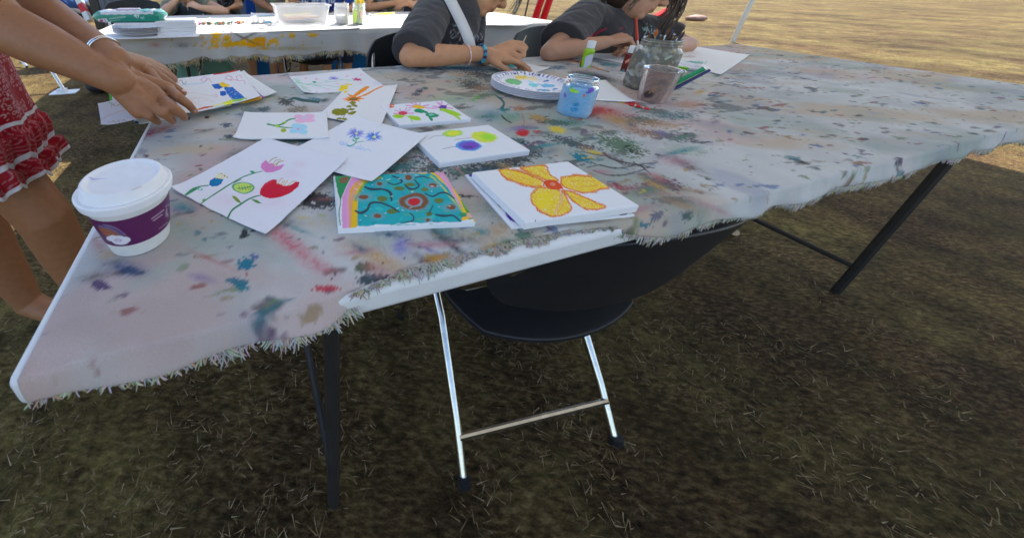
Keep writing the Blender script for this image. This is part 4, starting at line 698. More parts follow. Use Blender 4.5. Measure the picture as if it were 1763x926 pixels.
def art_sleeve(a):
    a.poly([(168, 391), (180, 392), (205, 402), (214, 408), (190, 410), (178, 404)], (.30, .09, .05)); a.line([(170, 389), (190, 394), (212, 407)], 3, (.12, .12, .25)); a.line([(178, 387), (198, 393), (216, 405)], 2, (.22, .16, .32))
    for x, y, rx, ry in ((192, 410, 9, 4.5), (204, 413, 12, 6.5), (216, 413, 8, 5), (208, 417, 12, 4.5)): a.ell(x, y, rx, ry, (.72, .70, .76))
    a.ell(203, 414, 6, 3, (.45, .32, .5), ring=.7); a.line([(198, 414), (208, 414)], 1, (.4, .28, .45))
    for i, (x0, y0, x1, y1) in enumerate(((261, 377, 283, 361), (264, 380, 280, 369), (274, 394, 290, 382))):
        n = 12
        for j in range(n):
            t0 = j/n; a.line([(x0+(x1-x0)*t0, y0+(y1-y0)*t0), (x0+(x1-x0)*(t0+.055), y0+(y1-y0)*(t0+.055))], 1.6 if i < 2 else .8, (.50, .36, .46), .9, wob=.5)
    for i in range(16): r = random.Random(i); a.ell(288+r.uniform(-2, 2), 362+r.uniform(-8, 12), 1.2, 1.6, (.35, .30, .40), alpha=.8)
rs = lambda z: .0305+(z-.002)*.0100/.0815+.0007
o = lathe('sleeve', zs([(rs(.022)-.0005, .022)]+[(rs(z), z) for z in np.linspace(.022, .068, 70)]+[(rs(.068)-.0005, .068)]), cb, UPC, PLASTIC, cup, 420, art_sleeve, (.105, .012, .085), sharp=60)
# =================================================================== PLATES WITH PAINT (PALETTE)
pc = P(911, 158, ZT)
def squig(a, cx, cy, R, r0, seed, n=70):
    pass
def plate(lb, c, R, art, z0, parent=None, hgt=.012, base=(.78, .76, .80), grp='paper plates stacked on the near table', nm='paper_plate'):
    pr = [(0, .0012), (R*.70, .0012), (R*.74, .0025), (R*.80, hgt*.7), (R*.86, hgt*.92), (R*.97, hgt), (R, hgt-.0008), (R*.995, hgt-.002), (R*.84, hgt*.72), (R*.72, 0), (0, 0)]
    pp = []
    for (r0, z0_), (r1, z1) in zip(pr[:-1], pr[1:]):
        k = max(1, int(abs(r1-r0)/.0016)) if art else 1
        for i in range(k): pp.append((r0+(r1-r0)*i/k, z0_+(z1-z0_)*i/k))
    pp.append(pr[-1]); b = (c[0], c[1], z0)
    def pa(a):
        a.ok = np.ones(len(a.V), bool)
        if art: art(a)
    o = lathe(nm, pp[::-1], b, UP, PLASTIC, parent, 260 if art else 64, pa, base, sharp=60)
    meta(o, lb, 'paper plate', grp); return o
def rimtext(a, c, R, z, r0, r1, seed, color=(.03, .05, .20)):
    """a ring of small hand-printed looking glyphs round the rim"""
    rr = random.Random(seed); th = 0; rad = np.hypot(a.V[:, 0]-c[0], a.V[:, 1]-c[1]); an = np.mod(np.arctan2(a.V[:, 1]-c[1], a.V[:, 0]-c[0]), 2*math.pi)
    while th < 6.2:
        wd = rr.uniform(.07, .13); k = np.nonzero((an > th) & (an < th+wd) & (rad > r0) & (rad < r1))[0]
        if len(k):
            u = (an[k]-th)/wd; v = (rad[k]-r0)/(r1-r0); pts = [(rr.uniform(.05, .95), rr.choice([.05, .5, .95])) for _ in range(4)]; best = np.full(len(k), 9.)
            for (x0, y0), (x1, y1) in zip(pts[:-1], pts[1:]):
                ex, ey = x1-x0, y1-y0; L_ = ex*ex+ey*ey+1e-6; t = np.clip(((u-x0)*ex+(v-y0)*ey)/L_, 0, 1); best = np.minimum(best, np.hypot(u-x0-t*ex, v-y0-t*ey))
            a.put(k, np.clip((.22-best)/.08, 0, 1), color)
        th += wd+rr.uniform(.01, .03)
RP = .099
def art_palette(a):
    rimtext(a, pc, RP, 0, RP*.79, RP*.96, 3, (.015, .03, .20))
    a.ell(884, 141, 14, 5.4, (.01, .33, .03), 6); a.ell(884, 141.5, 12, 4, (.03, .45, .05), 6); a.ell(899, 134, 13, 3.8, (.92, .66, .10), 4); a.ell(915, 136, 11, 3, (.92, .76, .38), 6, .3); a.ell(921, 131.5, 5, 1.6, (.8, .55, .5), 0, .3); a.ell(919, 147, 9, 3, (.03, .55, .58), 5); a.ell(944, 148, 11, 3.6, (.03, .42, .70), 4); a.ell(940, 140, 5, 1.6, (.02, .16, .48), -20); a.ell(936, 155, 12, 1.6, (.02, .3, .5), 2); a.ell(955, 153.5, 5, 1.4, (.02, .2, .5), -10); a.line([(925, 144), (935, 148)], 1.2, (.02, .3, .5)); a.ell(914, 142, 6, 1.4, (.2, .6, .7), 0, .5)
for i in range(6): plate('white plate with used paint in %s' % 'x', pc, RP, None, ZT+.0001+i*.0042) if False else None
lab = ['bottom plate of the stack by the blue jar', 'second lowest plate of the stack by the blue jar', 'third plate up in the stack by the blue jar', 'second plate from the top in the stack by the blue jar', 'top plate with blobs of green, yellow and blue paint and a blue lettered rim']
for i in range(5): plate('white paper plate, '+lab[i] if i < 4 else lab[4], pc, RP, art_palette if i == 4 else None, ZT+.0015+i*.0042)
# =================================================================== JARS
def jar(name, lb, base, R, Hh, art_g, liquid, lh, mask, rg=.8, cat='jar', neck=.86, seg=96, color=(.5, .5, .5)):
    r = thing(name, lb, cat, base)
    def den(p):
        out = []
        for (a_, b_), (c_, d_) in zip(p[:-1], p[1:]):
            k = max(1, int(math.hypot(c_-a_, d_-b_)/.0018)); out += [(a_+(c_-a_)*i/k, b_+(d_-b_)*i/k) for i in range(k)]
        return out+[p[-1]]
    n = neck
    outer = [(0, .001), (R*.80, .0), (R*.93, .002), (R, .010), (R, Hh*.72), (R*.985, Hh*.78), (R*n, Hh*.85), (R*n, Hh*.865), (R*(n+.035), Hh*.875), (R*(n+.035), Hh*.89), (R*n, Hh*.90), (R*n, Hh*.92), (R*(n+.035), Hh*.93), (R*(n+.035), Hh*.945), (R*n, Hh*.955), (R*n, Hh*.985), (R*(n-.02), Hh), (R*(n-.05), Hh*.99), (R*(n-.06), Hh*.87), (R-.004, Hh*.75), (R-.004, .010), (R*.85, .005), (0, .005)]
    lathe('glass', den(outer), base, UP, GLASS, r, 160, art_g, color, mask, sharp=50)
    lathe('water', [(0, .0058), (R*.84, .0058), (R-.0046, .012), (R-.0046, lh), (R-.006, lh+.0004), (0, lh)], base, UP, mat('water_'+name, liquid, .15, var=.08, vscale=40), r, 48, sharp=50); return r
jb = P(985.5, 196, ZT)
def art_jar(a):
    a.ell(986, 155.5, 6, 3.2, (.35, .68, .02), 15); a.ell(992, 158, 5, 2.4, (.42, .75, .02), 0); a.ell(1018, 156, 7, 4, (.12, .06, .45), -25); a.ell(1013, 160, 5, 2, (.10, .05, .4), 0); a.ell(973, 164, 1.8, 5, (.16, .10, .45)); a.ell(1005, 165, 3, 2.4, (.7, .15, .1)); a.ell(991, 180, 6, 3, (.01, .22, .45), -10, crayon=.3); a.ell(988, 188, 7, 4, (.02, .25, .5), 0, crayon=.4); a.ell(984, 149, 3, 1.6, (.02, .4, .12)); a.ell(962, 196, 5, 3, (.02, .14, .12), 20)
jar('water_jar', 'small ribbed jar of milky blue paint water dotted with paint', jb, .0335, .084, art_jar, (.20, .46, .74), .062, lambda a: .08+.45*(a.V[:, 2]-ZT < .066)*(1.1+.5*a.n1), color=(.24, .50, .76))
bb = P(1108, 152, ZT); 
def art_big(a):
    for i in range(240):
        r = random.Random(i); a.blot(r.uniform(1070, 1180), r.uniform(70, 155), r.uniform(1, 6), r.uniform(1, 4), r.choice([(.30, .32, .28), (.42, .42, .36), (.12, .16, .2), (.35, .32, .2), (.5, .5, .45), (.16, .20, .14), (.35, .25, .2)]), r.uniform(.3, .8), r.uniform(0, 90))
    a.line([(1145, 103), (1156, 97)], 1.5, (.6, .7, .6))
def jmask(a): h = (a.V[:, 2]-ZT); return np.clip(.93+.4*(a.n1-.5)+.1*(h < .09)-.1*(h > .11), 0, .98)
big = jar('water_jar', 'large glass jar of murky grey green water holding many brushes', bb, .0505, .136, art_big, (.09, .08, .055), .105, jmask, neck=.82, color=(.15, .135, .10))
br = P(1120, 174, ZT)
cupb = thing('water_cup', 'clear plastic cup of brown paint water in front of the murky jar', 'cup', br)
def art_br(a): a.ell(1116, 162, 9, 6, (.05, .03, .03), 0, .3); a.line([(1118, 160), (1132, 150)], 2, (.5, .22, .06), .8); a.line([(1112, 170), (1120, 173)], 2, (.6, .35, .2), .6); a.blot(1140, 143, 10, 4, (.2, .15, .14), .6)
def tub(): return [(0, 0), (.026, 0), (.028, .003)]+[(.028+.0105*t, .003+.077*t) for t in np.linspace(0, 1, 50)]+[(.0405, .0805), (.0405, .0825), (.0385, .082)]+[(.0375-.0105*t, .081-.077*t) for t in np.linspace(0, 1, 20)]+[(0, .004)]
lathe('cup_wall', tub(), br, UP, GLASS, cupb, 140, art_br, (.34, .22, .18), lambda a: np.clip(.45+.4*a.n1-.35*(a.V[:, 2] > ZT+.066), 0, .9), sharp=50)
lathe('water', [(0, .005), (.0265, .005), (.0345, .064), (0, .064)], br, UP, mat('brown_water', (.22, .13, .095), .2), cupb, 48, sharp=50)
# paint bottles
def bottle(lb, base, body, capc, hh=.095, R=.0155, lab_art=None, lean=(0, 0, 1)):
    r = thing('paint_bottle', lb, 'paint bottle', base, 'small paint bottles between the two painters')
    ax = unit(lean); lathe('bottle_body', [(0, 0), (R*.9, 0), (R, .003)]+[(R, z) for z in np.linspace(.004, hh*.66, 40)]+[(R*.95, hh*.69), (R*.62, hh*.73), (R*.62, hh*.75), (0, hh*.75)], base, ax, PLASTIC, r, 120, lab_art, body, sharp=40)
    lathe('cap', [(0, hh*.745), (R*.80, hh*.745), (R*.80, hh*.98), (R*.74, hh), (0, hh)], base, ax, PLASTIC, r, 32, None, capc, sharp=40); return r
def art_gb(a): a.poly([(1004, 100), (1021, 92), (1023, 108), (1006, 119), (1002, 117)], (.60, .62, .72)); a.poly([(998, 96), (1006, 96), (1003, 110), (996, 112)], (.62, .05, .03)); a.poly([(995, 110), (1003, 110), (1001, 118), (994, 117)], (.10, .22, .08)); a.line([(1005, 95), (1022, 92)], 3, (.25, .50, .01)); a.poly([(1003, 97), (1008, 92), (1005, 115), (1000, 117)], (.3, .6, .02))
b1 = P(1006, 116.5, ZT); bottle('short bottle of light green craft paint with white cap', b1, (.36, .62, .03), (.8, .8, .78), .088, .0155, art_gb)
def art_rb(a): a.poly([(1075, 105), (1086, 100), (1084, 108), (1076, 110)], (.6, .15, .1)); a.line([(1077, 107), (1082, 104)], 1, (.8, .7, .6)); a.ell(1073, 122, 3, 3, (.1, .3, .35))
b2 = P(1077, 123.5, ZT); bottle('small bottle of dark red craft paint, beside the murky jar', b2, (.16, .015, .012), (.78, .78, .78), .082, .0155, art_rb)
# brushes
def brush(lb, a, b, r=.0032, col=(.5, .05, .03), tip=(.2, .1, .05), bl=.018, fer=True, grp=None, taper=.5):
    """a = handle end, b = bristle tip"""
    a = np.asarray(a, float); b = np.asarray(b, float); d = unit(b-a); L_ = np.linalg.norm(b-a)
    t = thing('paintbrush', lb, 'paintbrush', a, grp)
    m = MB(); m.tube([a, a+d*L_*.3, a+d*L_*.62, b-d*(bl+.018)], [r*taper, r*.9, r*1.1, r*.8], col, 8); m.build('handle', PLASTIC, t)
    m = MB(); m.tube([b-d*(bl+.019), b-d*(bl+.002), b-d*bl], [r*.85, r*.95, r*.85], (.6, .6, .58), 10); m.build('ferrule', CHROME, t)
    m = MB(); m.tube([b-d*(bl+.001), b-d*bl*.5, b], [r*.8, r*1.0, r*.2], tip, 8); m.build('bristle', mat('bristle', vcol=True, rough=.8), t); return t
rb = random.Random(4)
BH = [(.05, .04, .035), (.6, .12, .02), (.35, .2, .1), (.02, .25, .05), (.5, .5, .48), (.03, .06, .2), (.25, .05, .03), (.08, .07, .06), (.55, .4, .08), (.1, .1, .1), (.3, .28, .25)]
BN = ['blackened', 'orange', 'wooden', 'green', 'pale grey', 'navy', 'maroon', 'charcoal', 'ochre', 'thin black', 'stone grey']
BN += ['ivory', 'crimson', 'teal', 'umber', 'lilac', 'lime green', 'steel', 'dark blue']; BH += [(.6, .58, .5), (.5, .02, .03), (.02, .25, .25), (.12, .07, .04), (.4, .3, .5), (.3, .55, .05), (.3, .32, .35), (.02, .04, .2)]
for i in range(19):
    an = i*2.4; q = A3(math.cos(an), math.sin(an), 0); a_ = bb-q*.02*rb.random()+A3(0, 0, .008); b_ = bb+q*(.018+.022*rb.random())+A3(0, 0, .138+.022*rb.random())
    brush('%s brush with paint caked bristles up, standing in the murky jar' % BN[i], a_, b_, .0032+.001*rb.random(), BH[i], rb.choice([(.06, .03, .02), (.05, .05, .06), (.12, .06, .03), (.5, .13, .02)]) if i != 4 else (.35, .5, .1), .02, grp='brushes standing in the murky jar')
brush('emerald brush handle leaning out of the brown water cup to the right', P(1213, 118, .838), br+A3(-.008, .0, .012), .0055, (.01, .28, .10), (.1, .05, .03), .015, taper=.9)
brush('navy brush handle leaning beside the emerald one in the brown cup', P(1222, 121, .828), br+A3(.004, -.010, .012), .004, (.02, .03, .12), (.1, .05, .03), .015, taper=.8)
brush('red brush lying flat on the cloth with white tip', P(1118, 188.5, .7455), P(1082, 180, .7455), .0042, (.62, .02, .02), (.55, .03, .03), .012)
brush('thin orange brush lying between the two paint bottles', P(1016, 114.5, .745), P(1050, 124.5, .745), .0022, (.75, .25, .08), (.3, .2, .1), .012)
brush('thin coral brush lying left of the green paint bottle', P(980, 101.5, .745), P(1000, 109, .745), .0018, (.75, .22, .12), (.3, .2, .1), .01)
sp = P(1176, 118, ZT); 
def art_sp(a): a.ok = np.ones(len(a.V), bool); a.ell(1176, 118, 11, 4, (.30, .72, .03)); a.ell(1195, 129, 12, 3, (.6, .75, .02))
plate('small white dish with fresh green paint behind the brown cup', sp, .055, art_sp, ZT+.0015, grp='dishes', nm='paint_dish')
# =================================================================== CHAIRS
def chair(label, loc, rz, cat='chair', name='folding_chair', group='black folding chairs', tilt=0):
    """black moulded seat and rounded back on a bent chrome tube frame; faces local +y"""
    r = thing(name, label, cat, (0, 0, 0), group); del ROOTLOC[r.name]
    m = MB(); n = 28; V = []; 
    def shell(fn, nu, nv, nm, th):
        s, t = np.meshgrid(np.linspace(-1, 1, nu), np.linspace(-1, 1, nv), indexing='ij'); V = np.stack(fn(s.ravel(), t.ravel()), -1); o = mk(nm, V, gridF(nu, nv), BLACKP, r); md = o.modifiers.new('t', 'SOLIDIFY'); md.thickness = th; md.offset = 0; b = o.modifiers.new('b', 'BEVEL'); b.width = .004; b.segments = 3; return o
    def disc(s, t): # square to squircle
        return s*np.sqrt(1-.38*t*t), t*np.sqrt(1-.38*s*s)
    def fseat(s, t): x, y = disc(s, t); return x*.225, .01+y*.205, .447+.010*(x*x)-.012*(y*y)+.008*y-np.where(y > .75, (y-.75)**2*.35, 0)
    def fback(s, t): x, y = disc(s, t); k = (y+1)/2; return x*(.232-.0*y), -.215-.060*k+.050*(x*x)-.0, .565+k*.235
    shell(fseat, 30, 30, 'seat', .016); shell(fback, 30, 20, 'backrest', .014)
    for sx in (-1, 1):
        m = MB(); m.tube([(sx*.20, .235, .0), (sx*.205, .17, .22), (sx*.21, .03, .43), (sx*.212, -.12, .56), (sx*.205, -.185, .65), (sx*.20, -.225, .73)], .0105, (.4, .4, .4), 10); o_ = m.build('front_leg', CHROME, r); m = MB(); m.tube([(sx*.20, .236, .0), (sx*.2003, .232, .022)], .0145, (.03, .03, .03), 12); m.build('rubber_foot', BLACKP, o_)
        m = MB(); m.tube([(sx*.185, .16, .425), (sx*.188, .0, .30), (sx*.195, -.16, .12), (sx*.20, -.25, .0)], .0105, (.4, .4, .4), 10); o_ = m.build('rear_leg', CHROME, r); m = MB(); m.tube([(sx*.20, -.251, .0), (sx*.1993, -.246, .022)], .0145, (.03, .03, .03), 12); m.build('rubber_foot', BLACKP, o_)
    m = MB(); m.tube([(-.203, .185, .17), (.203, .185, .17)], .008, (.4, .4, .4)); m.build('front_stretcher', CHROME, r)
    m = MB(); m.tube([(-.197, -.19, .09), (.197, -.19, .09)], .008, (.4, .4, .4)); m.build('rear_stretcher', CHROME, r)
    r.location = tuple(loc); r.rotation_euler = (tilt, 0, rz); return r
first_chair = chair('black folding chair pushed against the front of the near table, closest to the camera', T(.585, .46, 0), TA-math.radians(6))
first_chair.scale = (1.0, .87, .87)
def chair_copy(label, loc, rz):
    c = copytree(first_chair); c.location = tuple(loc); c.rotation_euler = (0, 0, rz); c.scale = (1, 1, 1); c['label'] = label; return c
chair_copy('black folding chair under the painter wearing the white strap', T(.72, 1.12, 0), TA+math.radians(180))
chair_copy('black folding chair under the long haired painter', T(1.45, 1.14, 0), TA+math.radians(176))
q = P(525, 104, .445); chair_copy('empty black folding chair tucked under the middle of the farther table', (q[0]+.03, q[1]+.17, 0), TA+math.radians(178))
q = P(300, 103, .445); chair_copy('black folding chair with its seat below the left end of the farther table', (q[0]-.06, q[1]+.12, 0), TA+math.radians(168))
q = P(680, 78, .445); chair_copy('black folding chair below the right part of the farther table, behind the first painter', (q[0]+.10, q[1]+.2, 0), TA+math.radians(180))
q = D(240, 22, 2.75); chair_copy('black folding chair whose rounded back rises behind the pack of wipes', (q[0], q[1], 0), TA+math.radians(200))
# =================================================================== THINGS ON THE FAR TABLE
ZF = .7435
def pf(px, py, z=ZF): return P(px, py, z)
def box_on(nm, lb, cat, ctr, ang, wx, wy, z0, h, colr, m=CANVAS, group=None, art=None, n=(24, 20), r=.0015):
    o = slab(nm, ctr, ang, wx, wy, z0, h, m, art, n, colr, seed=4, r=r); meta(o, lb, cat, group); return o
WB = (.78, .78, .80)
q = pf(250, 66); box_on('paper_sheet', 'thick white board under the plates and canvases on the farther table', 'board', (q[0], q[1]+.065), TA-.02, .42, .15, ZF, .004, WB)
q = pf(216, 67); PCF = q+A3(.02, .125, 0)
pos = ['bottom plate', 'second plate up', 'third plate up', 'fourth plate up', 'top plate']
for i in range(5):
    def ar(a, i=i): rimtext(a, PCF, .128, 0, .103, .121, 9)
    plate('white paper plate, %s of the stack under the pack of wipes' % pos[i], PCF, .128, ar if i == 4 else None, ZF+.005+i*.0062, grp='paper plates stacked on the farther table', hgt=.016)
for i in range(2): q2 = PCF+A3(.0, .005, 0); box_on('canvas_board', ('lower' if i == 0 else 'upper')+' white canvas between the plates and the pack of wipes', 'canvas', (q2[0]+.01*i, q2[1]), TA-.15+i*.06, .21, .15, ZF+.038+i*.0118, .012, WB)
# wipes
wp = thing('wipes_pack', 'green and white soft pack of wipes lying on top of the plates', 'wipes pack', (PCF[0], PCF[1], ZF+.073))
s, t = np.meshgrid(np.linspace(-1, 1, 150), np.linspace(0, 2*math.pi, 90, endpoint=False), indexing='ij'); s = s.ravel(); t = t.ravel()
e = np.clip((1-abs(s))/.22, 0, 1)**.55; cx_, cy_ = np.cos(t), np.sin(t); sq = 1/np.maximum(abs(cx_), abs(cy_))**.72
X = s*.148; Y = cx_*sq*(.030+.028*e); Z = .026+cy_*sq*.025*np.maximum(e, .10)+.001*np.sin(s*30+t*3)
ca, sa = math.cos(TA-.06), math.sin(TA-.06); V = np.stack([PCF[0]-.03+ca*X-sa*Y, PCF[1]-.02+sa*X+ca*Y, ZF+.062+Z], -1)
A = Art(V, (.02, .30, .21), 3); top = (cy_ > .35) & (abs(s) < .72); A.c[top] = (.72, .70, .72); A.c[(abs(s) > .86)] = (.08, .42, .32)
A.ok = (cy_ < .6); 
A.poly([(168, 33), (184, 32), (186, 38), (170, 40)], (.75, .75, .78), wob=.5); A.poly([(171, 34.5), (177, 34), (178, 38), (172, 38.5)], (.45, .08, .25), wob=.5); A.line([(180, 34), (182, 38)], 1.2, (.5, .1, .2))
for j in range(9): A.line([(188+j*3.2, 34-j*.35), (190+j*3.2, 31.5-j*.35)], 1.1, (.62, .80, .74), .9, wob=.3)
for j in range(7): A.line([(188+j*2.8, 37-j*.3), (190+j*2.8, 36.4-j*.3)], .8, (.5, .72, .66), .8, wob=.3)
A.ell(235, 28, 5, 3, (.70, .82, .78), -10, .3, ring=.6); A.ell(234, 28, 2, 1.4, (.6, .78, .7)); A.poly([(241, 30), (248, 29), (249, 33), (243, 34)], (.25, .55, .47), wob=.3)
A.ok = cy_ > 0; A.poly([(158, 24), (172, 21), (174, 26), (165, 28)], (.10, .35, .28), wob=2); A.poly([(225, 15), (245, 14), (262, 18), (250, 22)], (.03, .32, .23), wob=2)
F2 = gridF(150, 90); f = np.array([(i*90+89, (i+1)*90+89, (i+1)*90, i*90) for i in range(149)]); Fall = [tuple(x) for x in np.vstack([F2[:, ::-1], f[:, ::-1]]).tolist()]+[tuple(range(90)), tuple(149*90+k for k in range(90))[::-1]]
mk('pack', V, Fall, mat('pack_film', vcol=True, rough=.3, coat=.2), wp, col=A.c, sharp=50)
lid_ = MB(); lid_.box((PCF[0]-.04, PCF[1]-.02, ZF+.1155), .09, .055, .004, TA-.06, (.70, .55, .66)); lid_.build('flap', PLASTIC, wp, bevel=.0015)
q = pf(297, 63); 
for i, w_ in enumerate(('bottom', 'second', 'third', 'topmost')): box_on('canvas_board', '%s of the four blank white canvases stacked beside the plates' % w_ if i < 3 else 'topmost blank white canvas of the stack beside the plates', 'canvas', (q[0]+.003*((i*7) % 3), q[1]+.065+.002*i), TA+.02*((i*5) % 3-1), .165, .12, ZF+.004+i*.0158, .0150, WB, group='blank canvases stacked on the farther table')
# papers
for lb, c, ar in (('long white paper in the sun in front of the crayons on the farther table', [(330, 53), (455, 50), (470, 36), (360, 34)], None), ('white paper under the plastic tub and the jars', [(460, 55), (618, 50), (640, 38), (480, 40)], None), ('white paper lying right of the marker jar on the farther table', [(622, 47), (694, 45), (702, 28), (640, 29)], None), ('white paper striped in light blue and green left of the plastic tub', [(430, 34), (478, 33), (470, 23), (432, 24)], lambda a: (a.line([(440, 29), (470, 27)], 2.4, (.15, .5, .75)), a.line([(450, 31.5), (475, 30)], 1.6, (.55, .75, .4)))), ('white paper with curled edge at the right end of the farther table', [(830, 44), (905, 46), (925, 36), (840, 28)], None)):
    o = quadsheet('paper_sheet', [pf(*k) for k in c], PAPER, ar, (50, 40), base=(.82, .82, .82), thick=.0006, curl=.004); meta(o, lb, 'paper')
# crayons
tr_ = thing('crayon_tray', 'shallow pale tray of assorted dark crayons in a row', 'crayon tray', pf(352, 42))
q = pf(352, 43); m = MB(); m.box((q[0], q[1]+.03, ZF+.004), .26, .10, .006, TA, (.62, .64, .66)); m.build('tray', PLASTIC, tr_, bevel=.002)
rr = random.Random(3); ORD = ['first', 'second', 'third', 'fourth', 'fifth', 'sixth', 'seventh', 'eighth', 'ninth', 'tenth', 'eleventh']
for i in range(22):
    px = 332+i*4.2; a_ = pf(px+rr.uniform(-1, 1), 41.5-i*.10, ZF+.012); d_ = T(.0+rr.uniform(-.4, .6), 1)*.07; c_ = rr.choice([(.02, .02, .02), (.25, .02, .02), (.45, .10, .02), (.03, .03, .15), (.5, .4, .02), (.15, .08, .03), (.02, .12, .05), (.35, .1, .2)])
    CN = {(.02, .02, .02): 'black', (.25, .02, .02): 'maroon', (.45, .10, .02): 'rust', (.03, .03, .15): 'navy', (.5, .4, .02): 'mustard', (.15, .08, .03): 'brown', (.02, .12, .05): 'dark green', (.35, .1, .2): 'plum'}[c_]
    m = MB(); m.tube([a_, a_+d_*.9, a_+d_], [.0045, .0045, .0012], c_, 8); o = m.build('crayon', PLASTIC)
    meta(o, '%s crayon in the shallow tray, %s' % (CN, ('%s from the left' % ORD[i]) if i < 11 else ('%s from the right' % ORD[21-i])), 'crayon', 'crayons lying in the shallow tray')
# tape dispenser
q = pf(441, 42); tp = thing('tape_dispenser', 'small clear and grey tape dispenser in the sun', 'tape dispenser', q)
lathe('tape_roll', [(.010, -.009), (.022, -.009), (.022, .009), (.010, .009), (.010, -.009)], q+A3(.0, .0, .024), T(.2, -1), PLASTIC, tp, 32, None, (.7, .7, .66), sharp=40)
m = MB(); m.box(q+A3(.01, 0, .006), .08, .024, .010, TA, (.35, .35, .36)); m.box(q+A3(.045, .012, .018), .012, .022, .022, TA, (.4, .4, .42)); m.build('holder', PLASTIC, tp, bevel=.003)
# plastic tub of pencils
q = pf(516, 42); q = q+A3(0, .07, 0); tb = thing('plastic_tub', 'translucent white plastic tub full of coloured pencils on the farther table', 'plastic tub', q)
TUBM = mat('milky_plastic', (.88, .88, .88), .25, trans=.75, ior=1.2)
def rrect(w_, h_, r_, n=8):
    out = []
    for cx_, cy_, a0 in ((w_/2-r_, h_/2-r_, 0), (-w_/2+r_, h_/2-r_, 90), (-w_/2+r_, -h_/2+r_, 180), (w_/2-r_, -h_/2+r_, 270)): out += [(cx_+r_*math.cos(math.radians(a0+90*k/n)), cy_+r_*math.sin(math.radians(a0+90*k/n))) for k in range(n+1)]
    return out
def loft(name, rings, m, parent, ctr, ang, col=(.8, .8, .8), close=True):
    V = []; n = len(rings[0][0])
    for pts, z in rings: V += [(ctr[0]+math.cos(ang)*x-math.sin(ang)*y, ctr[1]+math.sin(ang)*x+math.cos(ang)*y, z) for x, y in pts]
    Fc = [(i*n+k, i*n+(k+1) % n, (i+1)*n+(k+1) % n, (i+1)*n+k) for i in range(len(rings)-1) for k in range(n)]
    if close: Fc += [tuple(range(n))[::-1]]
    return mk(name, V, Fc, m, parent, col=np.tile(col, (len(V), 1)), sharp=45)
rg = [(rrect(.33*k, .20*k, .03), ZF+z) for k, z in ((.86, .001), (.88, .003), (.99, .10), (1.05, .102), (1.055, .108), (.98, .109), (.965, .10), (.87, .006), (.5, .005))]
loft('tub_wall', rg, TUBM, tb, q, TA)
rr = random.Random(8); PC_ = [(.30, .05, .05), (.08, .08, .09), (.55, .25, .15), (.05, .2, .12), (.1, .1, .3), (.45, .2, .2), (.6, .45, .3), (.12, .05, .08), (.6, .5, .1), (.3, .3, .32)]; PNm = ['red', 'black', 'tan', 'green', 'navy', 'rose', 'wooden', 'maroon', 'yellow', 'grey']
for i in range(20):
    k = i % 10; y_ = rr.uniform(-.075, .075); z_ = ZF+.012+.0045*(i//2)*.9; x_ = rr.uniform(-.03, .03); dy = rr.uniform(-.02, .02)
    ce = lambda x, y: q+A3(math.cos(TA)*x-math.sin(TA)*y, math.sin(TA)*x+math.cos(TA)*y, 0)
    a_ = ce(x_-.09, y_-dy)+A3(0, 0, z_-ZF); b_ = ce(x_+.09, y_+dy)+A3(0, 0, z_-ZF+rr.uniform(-.003, .008))
    m = MB(); m.tube([a_, b_-(b_-a_)*.08, b_], [.0042, .0042, .0008], PC_[k], 7); o = m.build('pencil', PLASTIC); meta(o, PNm[k]+' pencil '+('low down' if i < 10 else 'on top')+' among those piled inside the translucent plastic tub', 'pencil', 'pencils piled in the plastic tub')
m = MB(); m.tube([ce(-.02, .08)+A3(0, 0, .111), ce(.03, .095)+A3(0, 0, .113)], .003, (.02, .02, .02)); meta(m.build('pen', PLASTIC), 'black pen balanced on the rim of the plastic tub', 'pen')
# jars and marker jar
q = pf(588, 42); jw = thing('glass_jar', 'frosted white jar standing between the plastic tub and the marker jar', 'jar', q); lathe('jar_wall', [(0, .001), (.042, .0), (.046, .006), (.046, .09), (.041, .10), (.043, .104), (.043, .118), (.039, .118), (.038, .10), (.042, .09), (.042, .008), (0, .006)], q, UP, TUBM, jw, 40, sharp=50)
lathe('water', [(0, .0065), (.041, .008), (.041, .055), (0, .055)], q, UP, mat('pale_water', (.7, .7, .62), .2), jw, 40)
q = pf(617, 42); jm = jar('marker_jar', 'glass jar of markers with yellow tops on the farther table', q, .040, .12, lambda a: (a.ell(611, 28, 4, 12, (.55, .75, .10), 0, .5), a.ell(622, 25, 3, 7, (.8, .5, .45), 0, .5)), (.55, .68, .35), .05, lambda a: .18+0*a.n1, color=(.7, .75, .6), neck=.9)
for i in range(8):
    an = i*2.4; dq = A3(math.cos(an), math.sin(an), 0); c_ = [(.5, .75, .05), (.85, .45, .02), (.75, .7, .1), (.8, .35, .3), (.3, .6, .5)][i % 5]
    m = MB(); a_ = q+dq*.010+A3(0, 0, .008); b_ = q+dq*.026+A3(0, 0, .150+.01*(i % 3)); m.tube([a_, a_*.3+b_*.7], .0055, (.75, .78, .6), 8); t = thing('marker', ['lime', 'orange', 'yellow', 'coral', 'mint'][i % 5]+(' marker with orange cap' if i % 2 else ' marker with matching cap')+' standing in the marker jar', 'marker', a_, 'markers standing in the jar'); m.build('barrel', PLASTIC, t)
    m = MB(); m.tube([a_*.3+b_*.7, b_*.97+a_*.03, b_], [.0062, .0062, .003], (.9, .5, .02) if i % 2 else c_, 8); m.build('cap', PLASTIC, t)
